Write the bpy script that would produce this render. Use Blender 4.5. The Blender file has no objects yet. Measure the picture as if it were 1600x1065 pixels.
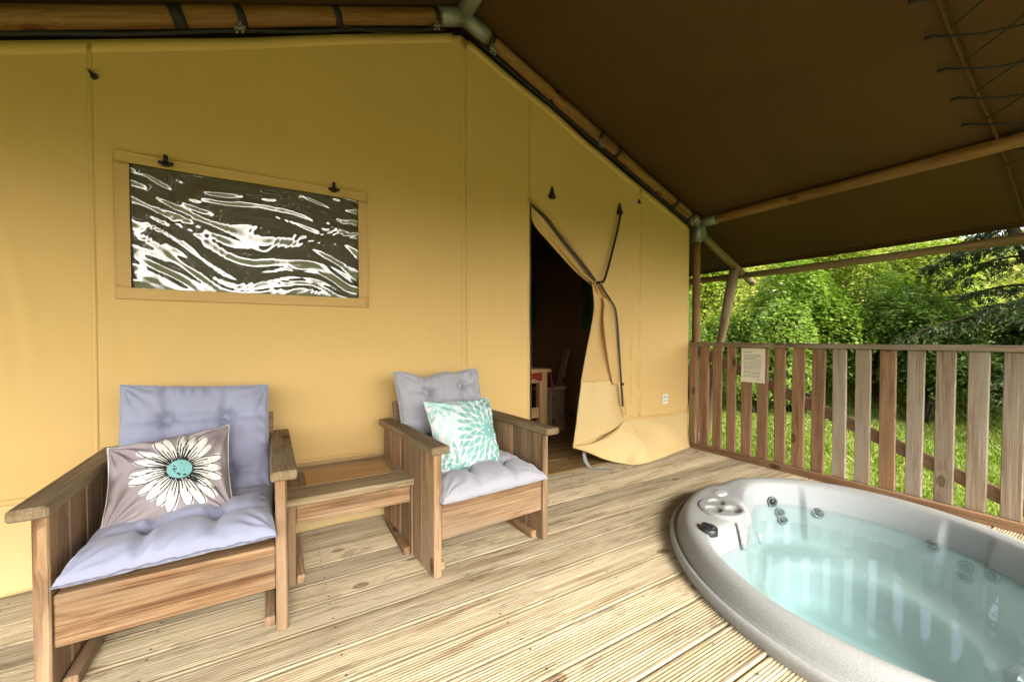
import bpy, math, random
import numpy as np
from mathutils import Vector, Matrix
rng = np.random.default_rng(7)
random.seed(7)
R = math.radians
S = bpy.context.scene
COL = S.collection

# ------------------------------------------------------------------ camera, sky, sun, exposure
cam = bpy.data.objects.new('camera', bpy.data.cameras.new('camera'))
COL.objects.link(cam)
cam.data.sensor_width = 36
cam.data.lens = 36*634/1600
cam.data.shift_y = 6.6/1600
cam.data.clip_start = .02
cam.data.clip_end = 500
cam.location = (0, 0, 1.05)
cam.rotation_euler = (R(89.0), 0, R(-30.8))
S.camera = cam

SUN_EL, SUN_AZ = R(38), R(186)          # azimuth clockwise from +Y
world = bpy.data.worlds.new('World'); S.world = world
world.use_nodes = True
wn = world.node_tree; wn.nodes.clear()
sky = wn.nodes.new('ShaderNodeTexSky'); sky.sky_type = 'NISHITA'
sky.sun_disc = False; sky.sun_elevation = SUN_EL; sky.sun_rotation = SUN_AZ
sky.air_density = 1.0; sky.dust_density = 3.0; sky.ozone_density = 1.0
hsv = wn.nodes.new('ShaderNodeHueSaturation'); hsv.inputs['Saturation'].default_value = .38
bg = wn.nodes.new('ShaderNodeBackground'); bg.inputs['Strength'].default_value = .15
wo = wn.nodes.new('ShaderNodeOutputWorld')
wn.links.new(sky.outputs[0], hsv.inputs['Color']); wn.links.new(hsv.outputs[0], bg.inputs[0]); wn.links.new(bg.outputs[0], wo.inputs[0])

sl = bpy.data.lights.new('sun', 'SUN'); sl.energy = 2.35; sl.angle = R(30); sl.color = (1, .95, .86)
sun = bpy.data.objects.new('sun', sl); COL.objects.link(sun)
sd = Vector((math.sin(SUN_AZ)*math.cos(SUN_EL), math.cos(SUN_AZ)*math.cos(SUN_EL), math.sin(SUN_EL)))
sun.rotation_euler = sd.to_track_quat('Z', 'Y').to_euler()
sun.location = (30, -10, 30)

S.view_settings.view_transform = 'Standard'; S.view_settings.look = 'None'
S.view_settings.gamma = 1; S.view_settings.use_curve_mapping = False
S.view_settings.exposure = 2.24
S.cycles.max_bounces = 10; S.cycles.diffuse_bounces = 5; S.cycles.glossy_bounces = 4
S.cycles.transparent_max_bounces = 12; S.cycles.transmission_bounces = 4
S.cycles.caustics_reflective = False; S.cycles.caustics_refractive = False
S.cycles.sample_clamp_indirect = 6
S.cycles.use_denoising = True

# ------------------------------------------------------------------ material helpers
def new_mat(name):
    m = bpy.data.materials.new(name); m.use_nodes = True
    return m, m.node_tree, m.node_tree.nodes['Principled BSDF']
def nd(nt, typ, **kw):
    n = nt.nodes.new(typ)
    for k, v in kw.items():
        if k.startswith('_'): setattr(n, k[1:], v)
        else: n.inputs[k].default_value = v
    return n
def mixc(nt, fac, a, b, mode='MIX'):
    n = nt.nodes.new('ShaderNodeMix'); n.data_type = 'RGBA'; n.blend_type = mode
    for sock, v in ((n.inputs[0], fac), (n.inputs[6], a), (n.inputs[7], b)):
        if hasattr(v, 'links'): nt.links.new(v, sock)
        elif isinstance(v, (int, float)): sock.default_value = v
        else: sock.default_value = (*v, 1) if len(v) == 3 else v
    return n.outputs[2]
def ramp(nt, fac, stops):
    n = nt.nodes.new('ShaderNodeValToRGB'); cr = n.color_ramp
    while len(cr.elements) < len(stops): cr.elements.new(.5)
    for e, (p, c) in zip(cr.elements, stops):
        e.position = p; e.color = (*c, 1) if len(c) == 3 else c
    nt.links.new(fac, n.inputs[0]); return n.outputs[0]
def vscale(nt, vec, s):
    n = nt.nodes.new('ShaderNodeVectorMath'); n.operation = 'MULTIPLY'
    nt.links.new(vec, n.inputs[0]); n.inputs[1].default_value = s; return n.outputs[0]
def noise(nt, vec, scale=1, detail=4, rough=.55, dist=0):
    n = nd(nt, 'ShaderNodeTexNoise', Scale=scale, Detail=detail, Roughness=rough, Distortion=dist)
    if vec is not None: nt.links.new(vec, n.inputs['Vector'])
    return n.outputs[0]
def bump(nt, h, strength, dist, bsdf, prev=None):
    b = nd(nt, 'ShaderNodeBump', Strength=strength, Distance=dist)
    nt.links.new(h, b.inputs['Height'])
    if prev: nt.links.new(prev, b.inputs['Normal'])
    nt.links.new(b.outputs[0], bsdf.inputs['Normal']); return b.outputs[0]

def wood(name, dark, mid, light, grey, greyness=.3, knot=(.06, .025, .01), rough=.75, vary=.35, stain=.0, knots=True):
    """grain runs along local X; every board draws its own piece of grain from its random number"""
    m, nt, p = new_mat(name)
    tc = nt.nodes.new('ShaderNodeTexCoord'); oi = nt.nodes.new('ShaderNodeObjectInfo')
    cmb = nt.nodes.new('ShaderNodeVectorMath'); cmb.operation = 'SCALE'
    cmb.inputs[0].default_value = (37, 61, 23); nt.links.new(oi.outputs['Random'], cmb.inputs['Scale'])
    ad = nt.nodes.new('ShaderNodeVectorMath'); nt.links.new(tc.outputs['Object'], ad.inputs[0]); nt.links.new(cmb.outputs[0], ad.inputs[1])
    v = ad.outputs[0]
    vo = nd(nt, 'ShaderNodeTexVoronoi', Scale=1.0); nt.links.new(vscale(nt, v, (4.2, 8.0, 8.0)), vo.inputs[0])
    sp = nt.nodes.new('ShaderNodeSeparateColor'); nt.links.new(vo.outputs['Color'], sp.inputs[0])
    lt = nt.nodes.new('ShaderNodeMath'); lt.operation = 'LESS_THAN'; nt.links.new(sp.outputs[0], lt.inputs[0]); lt.inputs[1].default_value = .30 if knots else 0
    kd = nt.nodes.new('ShaderNodeMath'); kd.operation = 'MULTIPLY'; nt.links.new(ramp(nt, vo.outputs['Distance'], [(.0, (1,)*3), (.55, (0,)*3)]), kd.inputs[0]); nt.links.new(lt.outputs[0], kd.inputs[1])
    kv = nt.nodes.new('ShaderNodeVectorMath'); kv.operation = 'SCALE'; kv.inputs[0].default_value = (0, .022, .022); nt.links.new(kd.outputs[0], kv.inputs['Scale'])
    va = nt.nodes.new('ShaderNodeVectorMath'); nt.links.new(v, va.inputs[0]); nt.links.new(kv.outputs[0], va.inputs[1]); v0 = v; v = va.outputs[0]
    g1 = noise(nt, vscale(nt, v, (1.5, 22, 22)), 1, 6, .62, .5)
    g2 = noise(nt, vscale(nt, v, (4, 170, 170)), 1, 3, .65)
    g3 = noise(nt, vscale(nt, v, (2.2, 75, 75)), 1, 2, .5)
    wv = nd(nt, 'ShaderNodeTexWave', Scale=1.0, Distortion=4.0, Detail=3)
    wv.bands_direction = 'Y'; wv.inputs['Detail Scale'].default_value = .6
    nt.links.new(vscale(nt, v, (.7, 19, 19)), wv.inputs[0])
    c = ramp(nt, g1, [(.29, dark), (.47, mid), (.68, light)])
    c = mixc(nt, ramp(nt, wv.outputs[1], [(.0, (.34,)*3), (.35, (.0,)*3)]), c, dark)
    c = mixc(nt, .55, c, ramp(nt, g2, [(.32, (.36,)*3), (.60, (1.12,)*3)]), 'MULTIPLY')
    c = mixc(nt, ramp(nt, g3, [(.28, (.55,)*3), (.34, (0,)*3)]), c, tuple(q*.55 for q in dark))
    gn = noise(nt, vscale(nt, v, (1.1, 5, 5)), 1.4, 4, .6)
    gm = nt.nodes.new('ShaderNodeMapRange'); gm.inputs[1].default_value = .42; gm.inputs[2].default_value = .72
    gm.inputs[4].default_value = greyness*1.6; nt.links.new(gn, gm.inputs[0])
    c = mixc(nt, gm.outputs[0], c, grey)
    if knots:
        kk = nt.nodes.new('ShaderNodeMath'); kk.operation = 'MULTIPLY'; nt.links.new(ramp(nt, vo.outputs['Distance'], [(.05, (.95,)*3), (.10, (.6,)*3), (.14, (.8,)*3), (.19, (0,)*3)]), kk.inputs[0]); nt.links.new(lt.outputs[0], kk.inputs[1])
        c = mixc(nt, kk.outputs[0], c, knot)
    if stain:
        sn = noise(nt, vscale(nt, v, (2.2, 9, 9)), 1, 6, .7, 1.2)
        c = mixc(nt, ramp(nt, sn, [(.56, (0,)*3), (.72, (stain,)*3)]), c, (dark[0]*.5, dark[1]*.5, dark[2]*.5))
    mr = nt.nodes.new('ShaderNodeMapRange'); mr.inputs[3].default_value = 1-vary; mr.inputs[4].default_value = 1+vary
    nt.links.new(oi.outputs['Random'], mr.inputs[0])
    c = mixc(nt, 1.0, c, mr.outputs[0], 'MULTIPLY')
    nt.links.new(c, p.inputs['Base Color'])
    p.inputs['Roughness'].default_value = rough; p.inputs['Specular IOR Level'].default_value = .25
    b = bump(nt, g1, .35, .006, p); bump(nt, g2, .45, .0025, p, b)
    return m

M = {}
M['deck'] = wood('deck_wood', (.19, .125, .06), (.41, .33, .20), (.52, .44, .295), (.43, .355, .235), .3, (.10, .05, .02), .8, .24, .8)
M['floor'] = wood('tent_floor_wood', (.28, .15, .05), (.40, .24, .09), (.50, .33, .14), (.40, .27, .12), .2, (.10, .04, .015), .6, .12)
M['chair'] = wood('reclaimed_wood', (.13, .055, .018), (.355, .205, .097), (.49, .32, .175), (.30, .225, .145), .45, (.06, .02, .007), .72, .30, .45)
M['armcap'] = wood('weathered_cap_wood', (.14, .085, .035), (.27, .18, .085), (.36, .27, .15), (.30, .24, .15), .5, (.06, .03, .012), .8, .15, .4)
M['tabletop'] = wood('greyed_table_wood', (.15, .10, .05), (.33, .24, .13), (.44, .35, .21), (.31, .28, .20), .55, (.05, .02, .01), .8, .12, .5)
M['ply'] = wood('pine_ply', (.46, .25, .09), (.56, .34, .15), (.62, .40, .19), (.52, .33, .15), .1, (.3, .12, .03), .7, .05, 0, False)
M['rail_brown'] = wood('brown_rail_wood', (.17, .085, .04), (.30, .17, .085), (.37, .225, .12), (.30, .20, .12), .25, (.07, .025, .01), .78, .12)
M['rail_grey'] = wood('greyed_rail_wood', (.19, .135, .085), (.32, .24, .16), (.42, .33, .235), (.34, .29, .22), .6, (.09, .05, .025), .82, .12)
M['pole'] = wood('pine_pole_wood', (.13, .055, .014), (.25, .125, .04), (.33, .18, .065), (.24, .145, .06), .2, (.10, .03, .01), .55, .1)
M['log'] = wood('grey_pole_wood', (.16, .10, .05), (.28, .19, .10), (.37, .27, .15), (.31, .25, .16), .5, (.08, .04, .02), .75, .1)

def simple(name, col, rough=.6, metal=0, spec=.5, nz=0, scale=20, bmp=0, bscale=200):
    m, nt, p = new_mat(name)
    p.inputs['Roughness'].default_value = rough; p.inputs['Metallic'].default_value = metal
    p.inputs['Specular IOR Level'].default_value = spec
    tc = nt.nodes.new('ShaderNodeTexCoord')
    if nz:
        n = noise(nt, tc.outputs['Object'], scale, 5, .6)
        c = mixc(nt, n, tuple(x*(1-nz) for x in col), tuple(min(1, x*(1+nz)) for x in col))
        nt.links.new(c, p.inputs['Base Color'])
    else: p.inputs['Base Color'].default_value = (*col, 1)
    if bmp: bump(nt, noise(nt, tc.outputs['Object'], bscale, 3, .6), bmp, .002, p)
    return m
def cloth(name, col, rough=.9, weave=900, nz=.07, sheen=.2, blotch=3, trans=0):
    m, nt, p = new_mat(name)
    tc = nt.nodes.new('ShaderNodeTexCoord'); o = tc.outputs['Object']
    n = noise(nt, o, blotch, 5, .6, .5)
    c = mixc(nt, n, tuple(x*(1-nz) for x in col), tuple(x*(1+nz) for x in col))
    nt.links.new(c, p.inputs['Base Color']); p.inputs['Roughness'].default_value = rough
    p.inputs['Specular IOR Level'].default_value = .2; p.inputs['Sheen Weight'].default_value = sheen
    w = nd(nt, 'ShaderNodeTexNoise', Scale=weave, Detail=1); nt.links.new(o, w.inputs['Vector'])
    wr = noise(nt, vscale(nt, o, (1, 1, .6)), 7, 4, .55, .8)
    b = bump(nt, w.outputs[0], .15, .001, p); bump(nt, wr, .12, .02, p, b)
    return m
M['canvas'] = cloth('tan_canvas', (.69, .465, .180), .8, 700, .06, 0, 1.6)
M['flap'] = cloth('flap_canvas', (.62, .405, .165), .8, 700, .06, 0, 4)
M['skirt'] = cloth('pvc_skirt', (.66, .48, .215), .5, 700, .06, 0, 3)
M['roof'] = cloth('dark_roof_canvas', (.082, .043, .013), .75, 500, .35, 0, .9)
M['bluecast'] = cloth('bluecast_lavender_cotton', (.325, .335, .445), .9, 1200, .05, .3, 9)  # grey cushion cloth again, the sky's blue cast put into its colour
M['grey'] = cloth('grey_cotton', (.385, .375, .41), .9, 1200, .05, .3, 9)
M['piping'] = cloth('grey_piping', (.20, .20, .25), .9, 900, .05, 0)
M['whitepipe'] = cloth('cream_piping', (.75, .72, .64), .9, 900, .05, 0)
M['black'] = simple('black_webbing', (.012, .011, .010), .7)
M['zip'] = simple('dark_zip_tape', (.035, .025, .018), .6)
M['plastic'] = simple('black_plastic', (.02, .02, .022), .35)
M['galv'] = simple('galvanised_steel', (.27, .28, .25), .5, .55, .5, .25, 30, .2, 60)
M['chrome'] = simple('chrome', (.75, .76, .76), .22, .6)
M['tubtrim'] = simple('grey_trim', (.11, .12, .12), .25)
M['strapgrey'] = simple('grey_webbing', (.33, .31, .31), .8)
M['yellow'] = simple('yellow_strap', (.48, .36, .04), .6, 0, .3, .15, 8)
M['red'] = cloth('red_check_cloth', (.30, .03, .015), .9)
M['soil'] = simple('turf', (.10, .125, .02), .95, 0, .1, .4, 3)
M['bark'] = simple('bark', (.038, .028, .019), .9, 0, .05, .5, 12, .8, 40)
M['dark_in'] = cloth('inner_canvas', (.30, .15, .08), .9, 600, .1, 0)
M['greenwin'] = simple('green_mesh_window', (.05, .13, .03), .8)

def print_mat(name, rough=.85):
    m, nt, p = new_mat(name)
    a = nt.nodes.new('ShaderNodeAttribute'); a.attribute_name = 'print'
    tc = nt.nodes.new('ShaderNodeTexCoord')
    nt.links.new(a.outputs['Color'], p.inputs['Base Color']); p.inputs['Roughness'].default_value = rough
    p.inputs['Specular IOR Level'].default_value = .2
    bump(nt, noise(nt, tc.outputs['Object'], 900, 1), .12, .001, p); return m
M['print'] = print_mat('printed_cotton')
M['paper'] = print_mat('printed_card', .5)

def tub_mat(name, a, b, c_):
    m, nt, p = new_mat(name)
    tc = nt.nodes.new('ShaderNodeTexCoord')
    n1 = noise(nt, tc.outputs['Object'], 520, 2, .6); n2 = noise(nt, tc.outputs['Object'], 3, 3)
    c = ramp(nt, n1, [(.36, a), (.5, b), (.64, c_)])
    c = mixc(nt, .25, c, ramp(nt, n2, [(.3, (.7,)*3), (.7, (1,)*3)]), 'MULTIPLY')
    nt.links.new(c, p.inputs['Base Color']); p.inputs['Roughness'].default_value = .60; p.inputs['Specular IOR Level'].default_value = .3
    bump(nt, n1, .12, .001, p); return m
M['tub'] = tub_mat('speckled_acrylic', (.18, .18, .17), (.295, .298, .282), (.37, .375, .355))
M['basin'] = tub_mat('pale_basin_acrylic', (.25, .265, .262), (.305, .32, .315), (.34, .355, .35))

def water_mat():
    m = bpy.data.materials.new('spa_water'); m.use_nodes = True; nt = m.node_tree; nt.nodes.clear()
    out = nt.nodes.new('ShaderNodeOutputMaterial')
    tr = nd(nt, 'ShaderNodeBsdfTransparent', Color=(.90, .985, .985, 1)); gl = nd(nt, 'ShaderNodeBsdfGlossy', Roughness=.0)
    fr = nd(nt, 'ShaderNodeFresnel', IOR=1.36); mx = nt.nodes.new('ShaderNodeMixShader')
    tc = nt.nodes.new('ShaderNodeTexCoord')
    b = nd(nt, 'ShaderNodeBump', Strength=.006, Distance=.01); nt.links.new(noise(nt, tc.outputs['Object'], 5, 2), b.inputs['Height'])
    nt.links.new(b.outputs[0], gl.inputs['Normal']); nt.links.new(b.outputs[0], fr.inputs['Normal'])
    mk = nt.nodes.new('ShaderNodeMixShader'); mk.inputs[0].default_value = .07      # slightly milky spa water
    nt.links.new(tr.outputs[0], mk.inputs[1]); nt.links.new(nd(nt, 'ShaderNodeBsdfDiffuse', Color=(.62, .93, .92, 1)).outputs[0], mk.inputs[2])
    ge = nt.nodes.new('ShaderNodeNewGeometry'); mu = nt.nodes.new('ShaderNodeMath'); mu.operation = 'MULTIPLY_ADD'   # rays leaving the water go straight on
    mu.inputs[1].default_value = -1; mu.inputs[2].default_value = 1; nt.links.new(ge.outputs['Backfacing'], mu.inputs[0])
    m3 = nt.nodes.new('ShaderNodeMath'); m3.operation = 'MULTIPLY'; nt.links.new(fr.outputs[0], m3.inputs[0]); nt.links.new(mu.outputs[0], m3.inputs[1])
    nt.links.new(m3.outputs[0], mx.inputs[0]); nt.links.new(mk.outputs[0], mx.inputs[1]); nt.links.new(gl.outputs[0], mx.inputs[2])
    va = nd(nt, 'ShaderNodeVolumeAbsorption', Color=(.48, .91, .92, 1), Density=.38)
    nt.links.new(mx.outputs[0], out.inputs['Surface']); nt.links.new(va.outputs[0], out.inputs['Volume'])
    return m
M['water'] = water_mat()
def vinyl_mat():
    m = bpy.data.materials.new('clear_vinyl'); m.use_nodes = True; nt = m.node_tree; nt.nodes.clear()
    out = nt.nodes.new('ShaderNodeOutputMaterial')
    tr = nd(nt, 'ShaderNodeBsdfTransparent', Color=(.62, .64, .55, 1)); gl = nd(nt, 'ShaderNodeBsdfGlossy', Roughness=.015)
    df = nd(nt, 'ShaderNodeBsdfDiffuse', Color=(.27, .265, .19, 1))
    fr = nd(nt, 'ShaderNodeFresnel', IOR=2.15); mx = nt.nodes.new('ShaderNodeMixShader'); m2 = nt.nodes.new('ShaderNodeMixShader')
    m2.inputs[0].default_value = .42
    nt.links.new(tr.outputs[0], m2.inputs[1]); nt.links.new(df.outputs[0], m2.inputs[2])
    nt.links.new(fr.outputs[0], mx.inputs[0]); nt.links.new(m2.outputs[0], mx.inputs[1]); nt.links.new(gl.outputs[0], mx.inputs[2])
    nt.links.new(mx.outputs[0], out.inputs['Surface']); return m
M['vinyl'] = vinyl_mat()
def leaf_mat(name, a, b, c, trans=.35, rough=.5):
    m, nt, p = new_mat(name)
    at = nt.nodes.new('ShaderNodeAttribute'); at.attribute_name = 'tone'
    col = ramp(nt, at.outputs['Fac'], [(.0, a), (.5, b), (1, c)])
    nt.links.new(col, p.inputs['Base Color']); p.inputs['Roughness'].default_value = rough; p.inputs['Specular IOR Level'].default_value = .3
    tl = nt.nodes.new('ShaderNodeBsdfTranslucent'); nt.links.new(mixc(nt, 1.0, col, (1.0, 1.25, .55), 'MULTIPLY'), tl.inputs[0])
    mx = nt.nodes.new('ShaderNodeMixShader'); mx.inputs[0].default_value = trans
    out = [n for n in nt.nodes if n.type == 'OUTPUT_MATERIAL'][0]
    nt.links.new(p.outputs[0], mx.inputs[1]); nt.links.new(tl.outputs[0], mx.inputs[2]); nt.links.new(mx.outputs[0], out.inputs[0])
    return m
M['leaf_mid'] = leaf_mat('bramble_leaf', (.085, .13, .02), (.155, .225, .03), (.25, .33, .055), .5)
M['leaf_light'] = leaf_mat('hazel_leaf', (.15, .19, .02), (.24, .29, .03), (.34, .37, .055), .5)
M['leaf_dark'] = leaf_mat('ivy_leaf', (.05, .09, .018), (.10, .155, .028), (.16, .22, .045), .45)
M['leaf_willow'] = leaf_mat('willow_leaf', (.09, .14, .035), (.15, .21, .05), (.23, .29, .075), .5)
M['needle'] = leaf_mat('cedar_needle', (.020, .034, .010), (.042, .062, .017), (.08, .105, .028), .2)
M['scrub'] = leaf_mat('hill_scrub_leaf', (.17, .19, .02), (.27, .27, .03), (.35, .33, .06), .45)
M['grass'] = leaf_mat('grass_blade', (.10, .145, .02), (.17, .22, .03), (.26, .285, .06), .45)
M['flower'] = simple('white_blossom', (.7, .7, .6), .8)

# ------------------------------------------------------------------ mesh helpers
def link(name, me, mat, parent=None, loc=None):
    o = bpy.data.objects.new(name, me); COL.objects.link(o)
    if mat is not None and not me.materials: me.materials.append(mat)
    if parent is not None: o.parent = parent
    if loc is not None: o.location = loc
    return o
def mesh(name, V, F, smooth=False):
    me = bpy.data.meshes.new(name); me.from_pydata([tuple(map(float, v)) for v in V], [], [tuple(map(int, f)) for f in F]); me.update()
    if smooth: me.polygons.foreach_set('use_smooth', [True]*len(me.polygons))
    return me
def thing(name, label, cat, loc=(0, 0, 0), rz=0, group=None):
    o = bpy.data.objects.new(name, None); COL.objects.link(o); o.location = loc; o.rotation_euler = (0, 0, rz)
    o.empty_display_size = .1
    tag(o, label, cat, group); return o
def tag(o, label=None, cat=None, group=None, kind=None):
    if label: o['label'] = label
    if cat: o['category'] = cat
    if group: o['group'] = group
    if kind: o['kind'] = kind
    return o
def struct(name, parent=None, loc=(0, 0, 0)):
    o = bpy.data.objects.new(name, None); COL.objects.link(o); o.location = loc; o['kind'] = 'structure'; return o

_boxes = {}
def box_mesh(l, w, t, ch=.003):
    k = (round(l, 4), round(w, 4), round(t, 4), ch)
    if k in _boxes: return _boxes[k]
    V, F = [], []
    h = (l/2, w/2, t/2); idx = {}
    for sx in (-1, 1):
        for sy in (-1, 1):
            for sz in (-1, 1):
                s = (sx, sy, sz)
                for ax in range(3):
                    idx[s, ax] = len(V)
                    V.append([s[i]*(h[i] - (0 if i == ax else ch)) for i in range(3)])
    def face(vs):
        c = sum((Vector(V[i]) for i in vs), Vector())/len(vs)
        n = (Vector(V[vs[1]])-Vector(V[vs[0]])).cross(Vector(V[vs[2]])-Vector(V[vs[1]]))
        F.append(vs if n.dot(c) > 0 else vs[::-1])
    for ax in range(3):
        a, b = [i for i in range(3) if i != ax]
        for sg in (-1, 1):
            q = []
            for sa, sb in ((-1, -1), (1, -1), (1, 1), (-1, 1)):
                s = [0, 0, 0]; s[ax] = sg; s[a] = sa; s[b] = sb; q.append(idx[tuple(s), ax])
            face(q)
        for sa in (-1, 1):
            for sb in (-1, 1):
                s0 = [0, 0, 0]; s1 = [0, 0, 0]; s0[ax] = -1; s1[ax] = 1
                for s in (s0, s1): s[a] = sa; s[b] = sb
                face([idx[tuple(s0), a], idx[tuple(s0), b], idx[tuple(s1), b], idx[tuple(s1), a]])
    for sx in (-1, 1):
        for sy in (-1, 1):
            for sz in (-1, 1): face([idx[(sx, sy, sz), i] for i in range(3)])
    me = mesh('board', V, F); _boxes[k] = me; return me
def plank(name, mat, parent, c, d, w, size, ch=.003, jit=0):
    """board: centre c, grain direction d, width direction w, size (length, width, thickness)"""
    me = box_mesh(*size, ch)
    if me.materials and me.materials[0] != mat:
        me = me.copy(); me.materials.clear()
    if not me.materials: me.materials.append(mat)
    d = Vector(d).normalized(); w = Vector(w); w = (w - d*w.dot(d)).normalized(); n = d.cross(w)
    o = bpy.data.objects.new(name, me); COL.objects.link(o)
    if parent is not None: o.parent = parent
    c = Vector(c)
    if jit:
        c = c + n*random.uniform(-jit, jit); a = random.uniform(-jit, jit)*1.2
        w, n = w*math.cos(a)+n*math.sin(a), n*math.cos(a)-w*math.sin(a)
    mt = Matrix((d, w, n)).transposed().to_4x4(); mt.translation = c
    o.matrix_local = mt; return o
def tube(pts, r, seg=10, caps=True, flat=1.0):
    P = np.array(pts, float); n = len(P); V = []; F = []
    rr = np.full(n, r) if np.isscalar(r) else np.array(r, float)
    T = np.gradient(P, axis=0); T /= np.linalg.norm(T, axis=1)[:, None]+1e-9
    up = np.array([0, 0, 1.]) if abs(T[0][2]) < .9 else np.array([0, 1., 0])
    A = np.cross(T[0], up); A /= np.linalg.norm(A)
    for i in range(n):
        A = A - T[i]*A.dot(T[i]); A /= np.linalg.norm(A); B = np.cross(T[i], A)
        for k in range(seg):
            a = 2*math.pi*k/seg; V.append(P[i]+rr[i]*(A*math.cos(a)+B*math.sin(a)*flat))
    for i in range(n-1):
        for k in range(seg):
            F.append((i*seg+k, i*seg+(k+1) % seg, (i+1)*seg+(k+1) % seg, (i+1)*seg+k))
    if caps: F.append(tuple(range(seg))[::-1]); F.append(tuple((n-1)*seg+k for k in range(seg)))
    return V, F
def add_tube(name, mat, parent, pts, r, seg=10, flat=1.0, smooth=True):
    V, F = tube(pts, r, seg, True, flat); return link(name, mesh(name, V, F, smooth), mat, parent)
def pole(name, mat, parent, a, b, r0, r1=None, wob=.004, seg=20):
    """round wood, grain along local X, slightly uneven"""
    a = Vector(a); b = Vector(b); L = (b-a).length; r1 = r1 or r0; n = max(6, int(L/.12))
    xs = np.linspace(0, L, n); ph = rng.uniform(0, 6, 3)
    pts = [(x, wob*math.sin(x*2.3+ph[0]), wob*math.sin(x*1.7+ph[1])) for x in xs]
    rr = [r0+(r1-r0)*x/L + wob*.4*math.sin(x*5+ph[2]) for x in xs]
    V, F = tube(pts, rr, seg); o = link(name, mesh(name, V, F, True), mat, parent)
    for p in o.data.polygons:
        if len(p.vertices) > 4: p.use_smooth = False
    d = (b-a).normalized(); w = Vector((0, 0, 1)).cross(d)
    if w.length < .01: w = Vector((1, 0, 0))
    w.normalize(); mt = Matrix((d, w, d.cross(w))).transposed().to_4x4(); mt.translation = a
    o.matrix_local = mt; return o
def grid(P):
    """P: array (m, n, 3) -> verts, quads"""
    m, n = P.shape[:2]; V = P.reshape(-1, 3); i = np.arange(m*n).reshape(m, n)
    F = np.stack([i[:-1, :-1], i[:-1, 1:], i[1:, 1:], i[1:, :-1]], -1).reshape(-1, 4); return V, F
def big_mesh(name, V, F, smooth=True):
    V = np.asarray(V, np.float32); F = np.asarray(F, np.int32); k = F.shape[1]
    me = bpy.data.meshes.new(name); me.vertices.add(len(V)); me.vertices.foreach_set('co', V.ravel())
    me.loops.add(F.size); me.loops.foreach_set('vertex_index', F.ravel())
    me.polygons.add(len(F)); me.polygons.foreach_set('loop_start', np.arange(0, F.size, k, dtype=np.int32))
    me.polygons.foreach_set('loop_total', np.full(len(F), k, np.int32))
    me.update(calc_edges=True)
    if smooth: me.polygons.foreach_set('use_smooth', np.ones(len(F), bool))
    return me
def sheet(name, mat, parent, P, thick=0, smooth=True):
    V, F = grid(np.asarray(P, float)); me = big_mesh(name, V, F, smooth); o = link(name, me, mat, parent)
    if thick:
        md = o.modifiers.new('thickness', 'SOLIDIFY'); md.thickness = thick; md.offset = 0
    return o
def set_attr(me, name, cols):
    a = me.color_attributes.new(name, 'FLOAT_COLOR', 'POINT')
    c = np.ones((len(cols), 4), np.float32); c[:, :cols.shape[1]] = cols; a.data.foreach_set('color', c.ravel())
def curve_pts(pts, n):
    """Catmull-Rom through points -> (n, dim)"""
    P = np.array(pts, float); P = np.vstack([2*P[0]-P[1], P, 2*P[-1]-P[-2]]); m = len(P)-3
    t = np.linspace(0, m-1e-6, n); i = t.astype(int); u = (t-i)[:, None]
    p0, p1, p2, p3 = P[i], P[i+1], P[i+2], P[i+3]
    return .5*((2*p1)+(-p0+p2)*u+(2*p0-5*p1+4*p2-p3)*u*u+(-p0+3*p1-3*p2+p3)*u**3)
def sstep(a, b, x):
    t = np.clip((np.asarray(x, float)-a)/(b-a), 0, 1); return t*t*(3-2*t)
_PH = rng.uniform(0, 6.28, (40, 2)); _DR = rng.normal(0, 1, (40, 2)); _DR /= np.linalg.norm(_DR, axis=1)[:, None]
def snoise(x, y, freq=1., n=8, off=0):
    """smooth band-limited noise, about -1..1"""
    s = 0
    for k in range(n):
        d = _DR[(k+off) % 40]; f = freq*(.6+.8*((k*7+off*3) % 10)/10)
        s = s+np.sin((x*d[0]+y*d[1])*f*6.28+_PH[(k+off) % 40, 0])
    return s/math.sqrt(n)*.8

# ------------------------------------------------------------------ ground, hill
GZ = -.55
def terrain(x, y):
    u = x*.93 + y*.36
    rise = np.maximum(0, u-11.0)
    h = GZ + rise*.34*(1-.0065*rise) + .05*snoise(x, y, .18, 6)*sstep(3, 6, np.hypot(x-1, y))
    h = h - sstep(2.0, 9.5, -(y-.15*x) + 1.2)*rise*.20
    return h
gx = np.concatenate([np.linspace(-120, -12, 10), np.linspace(-10, 30, 90), np.linspace(32, 160, 20)])
gy = np.concatenate([np.linspace(-120, -22, 10), np.linspace(-20, 30, 90), np.linspace(33, 160, 16)])
GX, GY = np.meshgrid(gx, gy, indexing='ij')
o = sheet('ground', M['soil'], None, np.dstack([GX, GY, terrain(GX, GY)])[:, ::-1]); o['kind'] = 'structure'

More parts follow.
